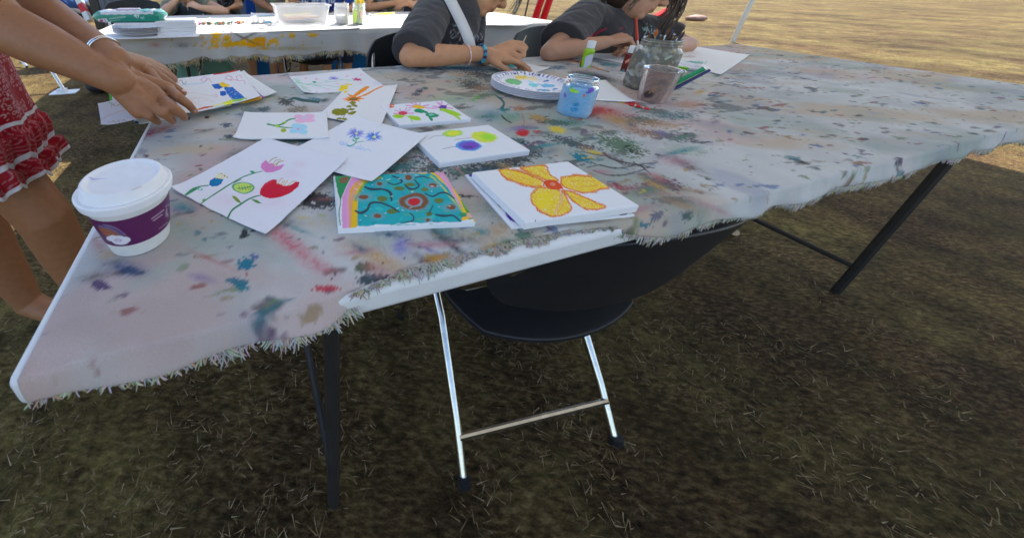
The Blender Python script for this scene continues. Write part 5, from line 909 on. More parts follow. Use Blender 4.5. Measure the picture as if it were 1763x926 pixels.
# yellow crayons on a dish
q = pf(657, 27); plate('thin white dish holding loose yellow crayons', q, .10, None, ZF+.001, grp='dishes', hgt=.008, nm='paper_plate')
for i in range(9):
    a_ = q+A3((i-4)*.014+0*rr.uniform(-.06, .06), rr.uniform(-.05, .05), .010+.002*i*.5); an = rr.uniform(-.5, .7); d_ = A3(math.cos(an), math.sin(an), 0)*.055
    m = MB(); m.tube([a_, a_+d_*.88, a_+d_], [.0045, .0045, .001], [(.80, .62, .05), (.7, .5, .1), (.85, .7, .2)][i % 3], 7); meta(m.build('crayon', PLASTIC), ['bright yellow', 'ochre', 'pale yellow'][i % 3]+' crayon on the thin white dish, '+ORD[i]+' from the left', 'crayon', 'yellow crayons on the dish')
m = MB(); m.box(pf(460, 40)+A3(0, 0, .006), .045, .03, .012, TA+.4, (.25, .55, .75)); meta(m.build('eraser', PLASTIC, bevel=.004), 'light blue eraser in front of the plastic tub', 'eraser')
# =================================================================== PEOPLE
def CVv(x, y, z): return X_*x+U_*y+F_*z
TAN = (.31, .135, .062); FAIR = (.54, .265, .140); FAIR2 = (.58, .33, .22)
def hairstrands(nm, root, strands, parent):
    m = MB()
    for pts, r0, r1, c in strands:
        n = len(pts); m.tube(pts, [r0+(r1-r0)*i/(n-1) for i in range(n)], c, 6)
    return m.build(nm, mat('hair_strands', vcol=True, rough=.35, spec=.6), parent, sharp=None)
def haircap(L, root, z=1., col=(.03, .017, .01), back=True, low=-.03):
    B = Flesh(); c = L(0, -.022, .028); r_ = unit(L(1, 0, 0)-L(0, 0, 0)); f_ = unit(L(0, 1, 0)-L(0, 0, 0)); u_ = unit(L(0, 0, 1)-L(0, 0, 0)); M = [r_, f_, u_]
    B.ball(c, (.082*z, .094*z, .088*z), M); B.ball(L(0, -.045, -.02), (.078*z, .068*z, .085*z), M)
    return B.build('hair', col, mat('hair_cap', vcol=True, rough=.4, spec=.5, bump=.8, bscale=160, var=.35, vscale=220), root, voxel=.005, sm=2, folds=.002, fscale=60)
# ---------- standing woman whose hands gather the drawings
wo = thing('person', 'standing woman in a red patterned skirt leaning in to gather drawings with both hands', 'person', (-.80, .66, 0))
B = Flesh()
zf = lambda px, py, z: P(px, py, z)
fw = zf(205, 139, .848); fe = D(2, 44, .60); B.bone(fe, .0445, fe*.62+fw*.38, .0400); B.bone(fe*.62+fw*.38, .0400, fe*.25+fw*.75, .0300); B.bone(fe*.25+fw*.75, .0300, fw, .0262)
fs_ = A3(-.78, .60, 1.22); B.bone(fs_, .052, fe, .044)
kn = [zf(290, 154, .812), zf(275, 168, .808), zf(258, 181, .802), zf(239, 192, .794)]
for k_, mr in zip(kn, ((214, 128, .842), (209, 136, .842), (205, 145, .838), (202, 153, .830))): B.bone(zf(*mr)*.55+fw*.45, .0200, k_, .0135)
B.bone(zf(222, 138, .838), .017, zf(262, 160, .818), .0165); B.bone(zf(215, 150, .83), .017, zf(245, 174, .806), .016)
FG = [[kn[0], zf(306, 167, .808), zf(325, 181, .788), zf(335, 192, .770)], [kn[1], zf(296, 184, .802), zf(312, 196, .783), zf(318, 203, .768)], [kn[2], zf(280, 194, .795), zf(293, 204, .777), zf(298, 209, .764)], [kn[3], zf(258, 200, .786), zf(269, 208, .771), zf(273, 211, .762)]]
for pts, r_ in zip(FG, (.0091, .0091, .0086, .0076)): B.chain(pts, [r_+.0014, r_+.0004, r_*.88, r_*.74])
B.chain([zf(228, 123, .840), zf(258, 125, .832), zf(288, 143, .806), zf(302, 153, .795), zf(315, 160, .783)], [.016, .0155, .0115, .0102, .0082])
B.bone(zf(255, 128, .832), .014, zf(275, 150, .815), .013)
# rear hand and arm
rw_ = zf(200, 104, .875); re_ = D(28, -8, .76); B.bone(re_, .043, re_*.6+rw_*.4, .039); B.bone(re_*.6+rw_*.4, .039, re_*.25+rw_*.75, .029); B.bone(re_*.25+rw_*.75, .029, rw_, .024)
rsh = A3(-.66, .86, 1.20); B.bone(rsh, .052, re_, .044)
rk = [zf(262, 119, .828), zf(256, 112, .838), zf(246, 107, .845), zf(238, 104, .85)]
for k_ in rk: B.bone(rw_+(k_-rw_)*.15, .019, k_, .0125)
for k_, e1, e2, e3 in ((rk[0], (281, 128, .805), (293, 134, .788), (301, 138, .775)), (rk[1], (276, 119, .815), (290, 128, .790), (299, 134, .772)), (rk[2], (268, 112, .822), (284, 121, .795), (292, 127, .772)), (rk[3], (258, 108, .83), (272, 115, .80), (280, 121, .78))): B.chain([k_, zf(*e1), zf(*e2), zf(*e3)], [.0112, .0105, .009, .0076])
B.chain([rw_+A3(.01, -.02, -.01), zf(240, 128, .83), zf(262, 136, .80), zf(280, 143, .785)], [.016, .013, .011, .008])
# trunk, neck, head, legs
ch = A3(-.86, .70, 1.18); pv = A3(-.90, .69, .86); B.ball(ch, (.14, .11, .17)); B.ball(pv, (.12, .12, .12)); B.bone(ch, .11, pv, .11); B.bone(fs_, .055, ch+A3(0, -.03, .06), .07); B.bone(rsh, .055, ch+A3(0, .05, .06), .07)
nk = A3(-.76, .71, 1.36); B.bone(ch+A3(0, 0, .1), .06, nk, .048)
hd = A3(-.68, .71, 1.47); Lw = head(B, wo, hd, (.75, -.05, -.5), (.4, 0, .8), 1.05)
lk = A3(-.772, .700, .45); th_ = A3(-.825, .700, .60); B.bone(A3(-.88, .69, .84), .070, th_, .060); B.bone(th_, .060, lk, .057); B.bone(lk, .057, lk+A3(-.008, .018, -.14), .054); B.bone(lk+A3(-.008, .018, -.14), .054, A3(-.785, .735, .09), .034); B.bone(A3(-.785, .735, .07), .036, A3(-.67, .715, .03), .027)
l2 = A3(-.99, .72, .46); B.bone(A3(-.93, .69, .84), .075, l2, .056); B.bone(l2, .060, l2+A3(-.01, .01, -.14), .058); B.bone(l2+A3(-.01, .01, -.14), .058, A3(-1.0, .75, .09), .036); B.bone(A3(-1.0, .75, .07), .036, A3(-.89, .73, .03), .027)
for k_ in kn: B.tint(k_+A3(0, 0, .012), .012, (.36, .17, .10), .45)
for f_ in FG: B.tint(f_[1]+A3(0, 0, .008), .008, (.36, .16, .10), .5); B.tint(f_[3], .010, (.58, .30, .22), .5)
def skin_marks(a):
    a.ell(5, 27, 2.2, 1.4, (.16, .06, .04), alpha=.7); a.ell(127, 128, 4, 1.6, (.45, .10, .07), -30, .5, .6); a.ell(153, 122, 1.3, 1.3, (.2, .08, .06), alpha=.7)
    a.c *= (1+.12*(a.n1-.5))[:, None]
    for pts in ([(228, 150), (240, 152), (252, 148), (262, 150)], [(222, 163), (236, 167), (250, 166)]): a.line(pts, 2.2, (.36, .20, .13), .35, 2)
B.build('body', TAN, SKIN, wo, voxel=.0019, sm=6, art=skin_marks)
for (p_, d_, nm) in ((zf(316.5, 160.5, .784)+A3(0, 0, .0065), CVv(.8, -.55, 0), 'nail'), (zf(334, 191, .772)+A3(.002, -.004, .006), CVv(.45, -.9, 0), 'nail')):
    M = [unit(d_), unit(np.cross([0, 0, 1], d_)), [0, 0, 1]]; N_ = Flesh(); N_.ball(p_, (.0065, .005, .0016), M); N_.build('nail', (.68, .42, .36), PLASTIC, wo, voxel=.0006, sm=3)
haircap(Lw, wo, 1.05, (.05, .025, .012))
m = MB()                                         # silver bangle
ax = unit(rw_-re_); a_ = unit(np.cross(ax, [0, 0, 1])); b_ = np.cross(a_, ax); bc = D(191, 98, .605)
bc = re_+(rw_-re_)*.90
for off in (-.003, .003):
    pts = [bc+ax*off+(a_*math.cos(q)+b_*math.sin(q))*.0288 for q in np.linspace(0, 2*math.pi, 40)]; m.tube(pts, .0014, (.7, .7, .7), 8)
m.build('bangle', mat('silver', (.8, .8, .8), .18, metal=1), wo)
# top (mustard free blouse, out of frame)
B = Flesh(); B.ball(ch, (.165, .125, .18)); B.ball(pv+A3(0, 0, .05), (.135, .13, .11)); B.bone(ch, .13, pv+A3(0, 0, .04), .125); B.bone(fs_, .066, fs_*.62+fe*.38, .060, False); B.bone(rsh, .066, rsh*.62+re_*.38, .060, False); B.ball(fs_, .066); B.ball(rsh, .066); B.bone(fs_, .06, ch+A3(0, -.03, .06), .08); B.bone(rsh, .06, ch+A3(0, .05, .06), .08)
B.build('blouse', (.62, .60, .56), FABRIC, wo, voxel=.005, sm=4, folds=.004)
# skirt with gathered tiers
def skirt(cx, cy, ztop, zbot, r0, r1, parent, nth=520, nz=230):
    th, q = np.meshgrid(np.linspace(0, 2*math.pi, nth, endpoint=False), np.linspace(0, 1, nz), indexing='ij'); z = ztop+(zbot-ztop)*q
    r = r0+(r1-r0)*q**.9; k1 = np.clip((q-.60)/.4, 0, 1)
    fold = .008*np.sin(th*9+1.2*np.sin(th*3))*q+.011*k1*np.sin(th*17+2*np.sin(th*2+1))+.006*k1*np.sin(th*41+q*3)
    tier = .010*((q > .72)*np.clip((q-.72)/.02, 0, 1))*(q < .90)+.014*np.clip((q-.90)/.01, 0, 1)-.012*np.clip((q-.80)/.1, 0, 1)*(q < .9)
    r = r+fold+tier; x = cx+r*np.cos(th)*1.0; y = cy+r*np.sin(th)*.97; z = z+.012*k1*np.sin(th*17+2*np.sin(th*2+1))
    V = np.stack([x, y, z], -1).reshape(-1, 3); A = Art(V, (.29, .006, .013), 9); t = (th*(r0+r1)/2).ravel(); zz = z.ravel(); Q = q.ravel()
    u_, v_ = t*1., zz
    cell = np.hypot(np.mod(u_*78+.5*np.floor(v_*88)+.5*fbm(u_*40, v_*40, 8, 2), 1)-.5, np.mod(v_*88+.3*fbm(u_*30, v_*50, 12, 2), 1)-.5)+.55*(fbm(u_*120, v_*120, 2, 2)-.5)
    w1 = np.clip((.30-abs(cell-.30)*2.4)*4, 0, 1)*(vn(u_*70, v_*70, 4) > .30)*(Q < .66)
    pa = np.hypot((np.mod(u_*11, 1)-.5)*1.1, (np.mod((v_-zbot)*12+.2, 1)-.5))+.10*np.sin(np.arctan2(np.mod((v_-zbot)*12+.2, 1)-.5, np.mod(u_*11, 1)-.5)*3)
    w2 = np.clip(1-abs(np.mod(pa*7.5, 1)-.5)*5.5, 0, 1)*(vn(t*340, zz*340, 6) > .35)*(Q >= .70)*(Q < .97)*.75
    bnd = ((abs(Q-.685) < .012) | (abs(Q-.875) < .018) | (Q > .975))
    m_ = np.clip(w1*.8+w2*.6, 0, 1); A.c = A.c*(1-m_[:, None])+np.array([.60, .42, .42])*m_[:, None]; A.c[bnd] = (.60, .56, .58)
    return solid(mk('skirt', V, gridF(nth, nz, True)[:, ::-1], FABRIC, parent, col=A.c), .0014)
skirt(-.905, .690, 1.0, .575, .145, .168, wo)
# ---------- dressing helpers for seated painters
def sitter(lb, pelvis, chest, neck, hc, hf, hu, arms, legs, skin, shirt, bottoms, voxel=.0035, hz=1., z=1., shirt_art=None, hands=None, haircol=(.03, .017, .01), sleeve=.75, strands=None, folds=.0055, dress=None, torso=(.125, .09, .15), body_art=None, shoes=(.05, .05, .06), hairon=True, eyes=True, neck_r=.043):
    r = thing('person', lb, 'person', (pelvis[0], pelvis[1], 0)); B = Flesh(); S = Flesh(); up = unit(neck-pelvis); side = unit(np.cross(up, hf)); fr = np.cross(side, up)
    M = [side, fr, up]
    B.ball(chest, (torso[0]*.9, torso[1]*.9, torso[2]), M); B.ball(pelvis, (torso[0], torso[1], .11), M); B.bone(chest, torso[1]*.9, pelvis, torso[1]*.95)
    S.ball(chest, (torso[0]+.014, torso[1]+.016, torso[2]*.97), M); S.ball(pelvis+up*.04, (torso[0]+.012, torso[1]+.016, .12), M); S.bone(chest, torso[1]+.016, pelvis+up*.03, torso[1]+.02); S.bone(chest-side*.03, torso[1], pelvis-side*.04, torso[1]); S.bone(chest+side*.03, torso[1], pelvis+side*.04, torso[1])
    B.bone(chest+up*.07, .055*z, neck, neck_r*z); B.bone(neck, neck_r*z, hc-np.asarray(unit(hf))*.02-unit(hu)*.03, neck_r*z)
    Lh = head(B, r, hc, hf, hu, hz, eyes=eyes)
    for ar in arms:
        sh, el, wr = ar['j']; B.bone(sh, .040*z, chest+up*.06, .055*z); B.bone(sh, .040*z, el, .034*z); m1 = el*.65+wr*.35; B.bone(el, .0345*z, m1, .036*z); B.bone(m1, .036*z, wr, .0225*z)
        if 'fist' in ar: ar['fist'](B, wr)
        else: hand(B, wr, ar['d'], ar['n'], ar['s'], ar.get('size', .86*z), ar.get('curl', (.5, .7, .5)), ar.get('thumb', .4))
        t = ar.get('sl', sleeve); e_ = sh+(el-sh)*t; rr_ = ar.get('r', (.056, .062)); S.bone(sh, rr_[0]*z, e_, rr_[1]*z, False); S.ball(sh, rr_[0]*z); S.bone(sh, rr_[0]*.92*z, chest+up*.075, .072*z)
    for hip, kn_, an in legs:
        B.bone(hip, .075*z, kn_, .055*z); B.bone(kn_, .055*z, an, .034*z); ff = unit(A3(*(kn_-hip)[:2], 0)); B.bone(an-A3(0, 0, .03), .034*z, an-A3(0, 0, .045)+ff*.12*z, .026*z)
    body = B.build('body', skin, SKIN, r, voxel=voxel, sm=4, art=body_art)
    S.build('shirt', shirt, FABRIC, r, voxel=voxel*1.25, sm=4, folds=folds, fscale=12, art=shirt_art)
    Q = Flesh()
    if dress is None:
        for hip, kn_, an in legs: Q.bone(hip, .088*z, kn_, .066*z); Q.bone(kn_, .066*z, kn_*.55+an*.45, .058*z, False)
        Q.ball(pelvis, (torso[0]+.012, torso[1]+.03, .10), M); Q.build('trousers', bottoms, FABRIC, r, voxel=.007, sm=3, folds=.005)
    else:
        for hip, kn_, an in legs: Q.bone(hip, .10*z, kn_, .09*z); Q.bone(kn_, .09*z, kn_*.15+an*.85, dress, False)
        Q.ball(pelvis, (torso[0]+.02, torso[1]+.03, .11), M); a0, a1 = legs[0][2], legs[-1][2]; Q.bone((legs[0][1]+legs[-1][1])/2, .10, (a0+a1)/2*.85+(legs[0][1]+legs[-1][1])/2*.15, dress*1.1, False)
        Q.build('skirt', bottoms, FABRIC, r, voxel=.009, sm=3, folds=.010, fscale=10)
    for hip, kn_, an in legs:
        G_ = Flesh(); ff = unit(A3(*(kn_-hip)[:2], 0)); G_.bone(an-A3(0, 0, .045)-ff*.02, .036*z, an-A3(0, 0, .052)+ff*.13*z, .030*z); G_.build('shoe', shoes, PLASTIC, r, voxel=.006, sm=2)
    if hairon: haircap(Lh, r, hz, haircol)
    return r, Lh
def dirs(a, b): return unit(np.asarray(b)-np.asarray(a))
# ---------- first painter
e1 = P(706, 97, .790); w1 = P(838, 93, .790); s1 = D(752, 8, 1.25)
pel = T(.735, 1.20, .52)
def shirt1(a):
    Wt = (.52, .52, .55)
    for pts in ([(778, 50), (776, 57), (779, 66), (785, 63), (784, 55), (778, 50)], [(786, 62), (791, 55), (793, 52)], [(786, 64), (792, 66), (789, 74)], [(775, 72), (780, 78), (787, 75), (784, 81)], [(779, 43), (785, 46), (790, 42)], [(781, 45), (787, 41)], [(813, 57), (811, 64), (815, 70), (818, 62)], [(820, 60), (824, 64), (821, 72)], [(826, 58), (830, 64), (827, 70)], [(774, 80), (783, 84), (791, 79)]): a.line(pts, 1.1, Wt, .8, wob=3, crayon=.25)
    a.ell(780, 60, 1.5, 1.8, Wt, alpha=.7); a.ell(823, 68, 1.2, 1.2, (.3, .2, .6), alpha=.7); a.line([(745, 20), (752, 40), (750, 62), (744, 78)], 1.0, (.035, .033, .036), .7)
dw = float((w1-CAM)@F_)
def fist1(B, w):
    H_ = lambda x, y, o=0: D(x, y, dw+o)
    K = [H_(882, 75, .012), H_(884, 83, -.002), H_(880, 92, -.012), H_(871, 99, -.018)]
    for k_, o in zip(K, (.010, .003, -.004, -.010)): B.bone(w+F_*o, .0175, k_, .0125)
    B.chain([K[0], H_(897, 76, .010), H_(905, 83, .006), H_(900, 91, .002)], [.0112, .0098, .0085, .0072])
    B.chain([K[1], H_(900, 86, -.006), H_(901, 96, -.008), H_(893, 100, -.006)], [.0112, .0098, .0088, .0075])
    B.chain([K[2], H_(893, 97, -.016), H_(890, 105, -.016), H_(882, 106, -.012)], [.0108, .0095, .0085, .0072])
    B.chain([K[3], H_(880, 105, -.022), H_(875, 110, -.020), H_(868, 108, -.016)], [.0098, .0085, .0075, .0065])
    B.chain([w+CVv(.02, -.004, .016), H_(862, 86, .026), H_(882, 88, .020), H_(895, 89, .010)], [.0155, .0125, .0105, .0082])
a1 = dict(fist=fist1, j=(s1, e1, w1), d=CVv(.93, .16, .05), n=CVv(-.1, .9, -.45), s=CVv(0, .5, .8), curl=(1.0, 1.45, .9), size=1.0, sl=.93, r=(.062, .070))
s1b = D(812, 14, 1.40); e1b = D(800, 92, 1.36); w1b = P(838, 101, .775)
a1b = dict(j=(s1b, e1b, w1b), d=CVv(.85, -.15, -.3), n=CVv(0, .95, -.2), s=CVv(.2, .1, -.9), curl=(.25, .4, .3), size=.88, sl=.8, r=(.058, .062))
hipL = pel+T(.06, .02); g1, L1 = sitter('seated painter in a charcoal butterfly T-shirt with a white cross-body strap, head bent down', pel, D(768, 48, 1.32), D(806, -2, 1.30), D(834, -23, 1.27), CVv(.75, -.62, -.2), CVv(.635, .773, 0),
    [a1, a1b], [(pel+T(-.07, -.02), pel+T(-.08, -.38, -.04), pel+T(-.08, -.40, -.44)), (pel+T(.08, -.02), pel+T(.10, -.38, -.04), pel+T(.10, -.42, -.44))], FAIR, (.055, .052, .056), (.05, .07, .13), voxel=.0032, shirt_art=shirt1, hz=1.02, torso=(.128, .098, .165), neck_r=.046)
st = []
rr = random.Random(2)
for i in range(16):
    a0 = L1(rr.uniform(.0, .06), .085, .06+rr.uniform(-.02, .03)); b0 = D(rr.uniform(872, 888), rr.uniform(18, 33), 1.20+rr.uniform(-.03, .03)); md_ = (a0+b0)/2+CVv(.025, .012, 0)+CVv(rr.uniform(-.01, .01), rr.uniform(-.01, .01), 0); st.append(([a0, a0*.7+md_*.3+CVv(.012, .01, 0), md_, b0], .0030, .0004, (.02, .012, .010)))
hairstrands('hair_strand', g1, st, g1)
def ribbon(name, pts, wd, nrm, m, parent, col, th=.002):
    V = []; n = len(pts)
    for i, p in enumerate(pts): t = unit(pts[min(i+1, n-1)]-pts[max(i-1, 0)]); s_ = unit(np.cross(t, nrm)); V += [p-s_*wd/2, p+s_*wd/2]
    return solid(mk(name, V, [(2*i, 2*i+1, 2*i+3, 2*i+2) for i in range(n-1)], m, parent, col=np.tile(col, (len(V), 1))), th, 0)
sp_ = [D(752, -60, 1.30), D(758, -38, 1.20), D(768, -14, 1.15), D(780, 10, 1.145), D(794, 38, 1.15), D(806, 66, 1.155), D(812, 92, 1.19), D(812, 130, 1.25)]
sm_ = []
for i in range(len(sp_)-1):
    p0, p1, p2, p3 = sp_[max(i-1, 0)], sp_[i], sp_[i+1], sp_[min(i+2, len(sp_)-1)]
    for t in (0, .2, .4, .6, .8): sm_.append(.5*(2*p1+(p2-p0)*t+(2*p0-5*p1+4*p2-p3)*t*t+(3*p1-p0-3*p2+p3)*t**3))
ribbon('strap', sm_+[sp_[-1]], .036, F_, mat('webbing', vcol=True, rough=.8, bump=.4, bscale=1500), g1, (.70, .68, .68))
def bracelet(p, ax, R, beads, parent, rb_=.004, nm='bracelet', wave=0):
    ax = unit(ax); a_ = unit(np.cross(ax, [0, 0, 1])); b_ = np.cross(a_, ax); m = MB(); n = len(beads)
    for i, c in enumerate(beads):
        q0, q1 = 2*math.pi*i/n, 2*math.pi*(i+1.05)/n; pts = [p+ax*wave*math.sin(q*2)+(a_*math.cos(q)+b_*math.sin(q))*R for q in (q0, (q0+q1)/2, q1)]; m.tube(pts, [rb_*.8, rb_, rb_*.8], c, 8)
    return m.build(nm, PLASTIC, parent)
ax1 = w1-e1
bracelet(e1+ax1*.72, ax1+A3(0, 0, .04), .0335, [(.75, .50, .50), (.80, .68, .50), (.75, .45, .48)]*8, g1, .0024)
bracelet(e1+ax1*.92, ax1, .0272, [(.03, .25, .38), (.02, .05, .16), (.10, .48, .56), (.05, .35, .45), (.03, .03, .10)]*4, g1, .0062)
brush('pale wooden brush with teal tip held by the painter with the strap', D(906, 62, dw+.02), D(882, 113.5, dw+.012), .0030, (.55, .42, .26), (.02, .38, .38), .014)
# ---------- second painter
def shirt2(a):
    a.line([(1015, 66), (1030, 56), (1043, 49)], [7, 4, 1], (.40, .03, .06), .85, wob=4, crayon=.15); a.line([(1066, 52), (1072, 48)], 2, (.35, .03, .06), .8)
    a.line([(1031, 14), (1035, 30), (1026, 44), (1015, 60)], 1.2, (.03, .03, .032), .8)
    for i in range(26):
        r = random.Random(i); x = r.uniform(1100, 1160); y = 33+(x-1100)*.42+r.uniform(0, 16); a.line([(x, y), (x+r.uniform(-5, 7), y+r.uniform(2, 7))], r.uniform(.8, 2.2), r.choice([(.70, .75, .75), (.35, .60, .52), (.6, .7, .7)]), .9, crayon=.1)
e2 = D(948, 90, 1.245); w2 = D(1043, 73, 1.25); s2 = D(1008, 28, 1.36); pel2 = T(1.36, 1.24, .52)
a2 = dict(j=(s2, e2, w2), d=CVv(.90, .22, .0), n=CVv(-.1, .85, -.45), s=CVv(.2, .5, .6), curl=(.75, 1.3, .8), size=.92, sl=.72, r=(.060, .074))
s2b = D(1118, 52, 1.50); e2b = D(1182, 78, 1.45); w2b = D(1112, 82, 1.33)
a2b = dict(j=(s2b, e2b, w2b), d=CVv(-.95, -.15, -.25), n=CVv(0, .9, -.35), s=CVv(.1, .1, .9), curl=(.4, .5, .35), size=.90, sl=.62, r=(.058, .064))
g2, L2 = sitter('seated long haired painter in loose charcoal top with red slash, bent low over paper', pel2, D(1018, 72, 1.47), D(1066, 20, 1.42), D(1098, -18, 1.35), CVv(.72, -.50, -.45), CVv(.45, .85, -.1),
    [a2, a2b], [(pel2+T(-.07, -.02), pel2+T(-.08, -.38, -.04), pel2+T(-.08, -.40, -.44)), (pel2+T(.08, -.02), pel2+T(.10, -.38, -.04), pel2+T(.10, -.42, -.44))], (.47, .245, .155), (.050, .046, .048), (.04, .04, .05), voxel=.0032, shirt_art=shirt2, hz=1.08, torso=(.12, .095, .16), neck_r=.050)
ribbon('top_strap', [D(1043, y_, d_) for y_, d_ in ((-8, 1.40), (6, 1.345), (16, 1.335), (26, 1.345), (36, 1.37))], .009, F_, FABRIC, g2, (.015, .015, .015))
st = []; HC = [(.022, .012, .008), (.045, .022, .012), (.09, .045, .022)]
for i in range(90):
    s0 = rr.uniform(-1, 1); a0 = L2(.055+rr.uniform(-.02, .015), .03+rr.uniform(-.06, .05), .055+rr.uniform(-.03, .03)); x1 = rr.uniform(1128, 1152); y1 = rr.uniform(30, 58); b0 = D(x1, y1, 1.34+rr.uniform(-.05, .05)); md_ = D(rr.uniform(1172, 1222), rr.uniform(-8, 12), 1.34+rr.uniform(-.04, .04))
    pts = [a0+(md_-a0)*t*(2-t)*.0+(1-t)**2*(a0-a0)+0 for t in ()]
    cv = [(1-t)**2*a0+2*t*(1-t)*(md_*1.0)+t*t*b0 for t in np.linspace(0, 1, 8)]; st.append((cv, .0032, .0006, rr.choice(HC)))
for i in range(16):
    a0 = L2(-.01+rr.uniform(-.01, .02), .06+rr.uniform(-.01, .02), .075); b0 = D(rr.uniform(1072, 1086), rr.uniform(14, 24), 1.27); md_ = D(rr.uniform(1078, 1100), rr.uniform(-8, 2), 1.25)
    st.append(([(1-t)**2*a0+2*t*(1-t)*md_+t*t*b0 for t in np.linspace(0, 1, 7)], .0018, .0004, rr.choice(HC)))
hairstrands('hair_strand', g2, st, g2)
m = MB()
for sx in (-.031, .031): m.tube([L2(sx+.026*math.cos(q), .088, .004+.021*math.sin(q)) for q in np.linspace(0, 2*math.pi, 24)], .0012, (.02, .02, .02), 6)
m.tube([L2(-.006, .092, .008), L2(.006, .092, .008)], .0012, (.02, .02, .02), 6); m.build('glasses', PLASTIC, g2)
brush('red handled brush held upright by the long haired painter', D(1095, 32, 1.26), D(1098, 86, 1.24), .0042, (.50, .04, .02), (.5, .03, .02), .014, taper=.9)
# ---------- children and grown ups behind the farther table
def far_sitter(lb, px, depth, arms, shirt, bottoms, skin, f, lean=0, hpx=None, sa=None, dress=None, hc=(.10, .06, .03), shoes=(.05, .05, .06), hz=.95, lx=0, torso=(.13, .10, .15)):
    base = D(px, 20, depth); pel_ = A3(base[0], base[1]+.22, .52); ff = unit(A3(*(-T(0, 1))[:2], 0))
    nk_ = D(hpx[0], hpx[1]-6, depth-.04) if hpx is not None else A3(base[0], base[1], 1.02); hd_ = nk_+A3(0, 0, .10)+ff*.03
    if hpx is not None: hd_ = D(hpx[0], hpx[1], depth-.12)
    chs = (pel_*.35+nk_*.65)
    return sitter(lb, pel_, chs, nk_, hd_, f, (0, 0, 1) if hpx is None else CVv(0, .95, -.1), arms, [(pel_+T(-.08, -.03), pel_+T(-.09+lx, -.34, -.02), pel_+T(-.09+lx, -.36, -.44)), (pel_+T(.08, -.03), pel_+T(.10+lx, -.34, -.02), pel_+T(.10+lx, -.34, -.44))], skin, shirt, bottoms, voxel=.006, shirt_art=sa, dress=dress, haircol=hc, shoes=shoes, hz=hz, z=.92, torso=torso)[0]
FD = lambda a: dict(a)
far_sitter('child in grey green top resting chin on hand, behind the tray of crayons', 325, 2.72, [dict(j=(D(296, 8, 2.70), D(276, 27, 2.50), D(302, 3, 2.50)), d=CVv(.6, .5, 0), n=CVv(-.5, .5, -.5), s=CVv(.3, .5, 0), curl=(.8, .9, .6), size=.8, sl=.35), dict(j=(D(356, 6, 2.70), D(386, 21, 2.56), D(345, 14, 2.46)), d=CVv(-.85, .35, 0), n=CVv(0, .6, -.7), s=CVv(-.2, .7, 0), curl=(.5, .6, .4), size=.85, sl=.25)],
           (.24, .26, .21), (.13, .25, .19), FAIR2, CVv(.05, -.75, -.6), hpx=(320, -13), dress=.15, hc=(.25, .15, .07))
far_sitter('adult in dark speckled clothes sitting next to the child with chin on hand', 378, 3.02, [dict(j=(D(362, -20, 3.0), D(352, 8, 2.9), D(362, 12, 2.8)), d=CVv(.3, -.4, -.8), n=CVv(0, .9, 0), s=CVv(.9, 0, 0), size=.95), dict(j=(D(402, -20, 3.0), D(412, 10, 2.95), D(400, 14, 2.8)), d=CVv(-.3, -.4, -.8), n=CVv(0, .9, 0), s=CVv(-.9, 0, 0), size=.95)],
           (.05, .048, .05), (.04, .04, .05), FAIR, CVv(0, -.4, -.8), sa=lambda a: [a.blot(random.Random(i).uniform(360, 400), random.Random(i+50).uniform(-5, 25), 1, 1, (.3, .3, .32)) for i in range(50)], lx=.25, shoes=(.12, .06, .08))
far_sitter('person in a muted pink and green top reaching behind the plastic tub', 462, 2.95, [dict(j=(D(436, -22, 2.95), D(442, 2, 2.85), D(472, 20, 2.70)), d=CVv(.8, -.3, 0), n=CVv(0, .9, -.2), s=CVv(.1, .2, .9), size=.9, sl=.7), dict(j=(D(488, -22, 2.95), D(512, 0, 2.9), D(498, 8, 2.75)), d=CVv(-.8, -.2, 0), n=CVv(0, .9, -.2), s=CVv(0, .2, .9), size=.9)],
           (.30, .22, .21), (.2, .12, .12), TAN, CVv(0, -.5, -.8), sa=lambda a: [a.blot(random.Random(i).uniform(440, 495), random.Random(i+50).uniform(-5, 25), 3, 2, (.25, .32, .22)) for i in range(40)], lx=.1, shoes=(.35, .12, .2))
def shirtG(a):
    wt = (.75, .78, .82); x0 = 521
    G_ = {'I': [[(0, 0), (0, 9)]], 'D': [[(0, 0), (0, 9), (4, 8), (5, 4.5), (4, 1), (0, 0)]], 'B': [[(0, 0), (0, 9), (4, 8.5), (4, 5.5), (0, 4.5), (4, 3.5), (4, .5), (0, 0)]], 'E': [[(4, 0), (0, 0), (0, 9), (4, 9)], [(0, 4.5), (3, 4.5)]], 'N': [[(0, 9), (0, 0), (5, 9), (5, 0)]]}
    x = x0
    for chh in 'ID BEN ID':
        if chh != ' ':
            for seg in G_[chh]:
                for p_, q_ in zip(seg[:-1], seg[1:]): a.line([(x+p_[0], -4+p_[1]), (x+q_[0], -4+q_[1])], 1.7, wt, wob=.3)
        x += 8 if chh not in 'I ' else 4.5
far_sitter('person in a bright blue shirt with white lettering behind the plastic tub and jars', 560, 2.95, [dict(j=(D(522, -15, 2.95), D(512, 14, 2.9), D(530, 20, 2.75)), d=CVv(.7, -.2, -.3), n=CVv(0, .9, -.2), s=CVv(.1, .2, .9), size=.9), dict(j=(D(598, -15, 2.95), D(612, 14, 2.9), D(590, 20, 2.75)), d=CVv(-.7, -.2, -.3), n=CVv(0, .9, -.2), s=CVv(0, .2, .9), size=.9)],
           (.02, .07, .36), (.03, .04, .09), FAIR, CVv(0, -.4, -.8), sa=shirtG, torso=(.15, .11, .17))
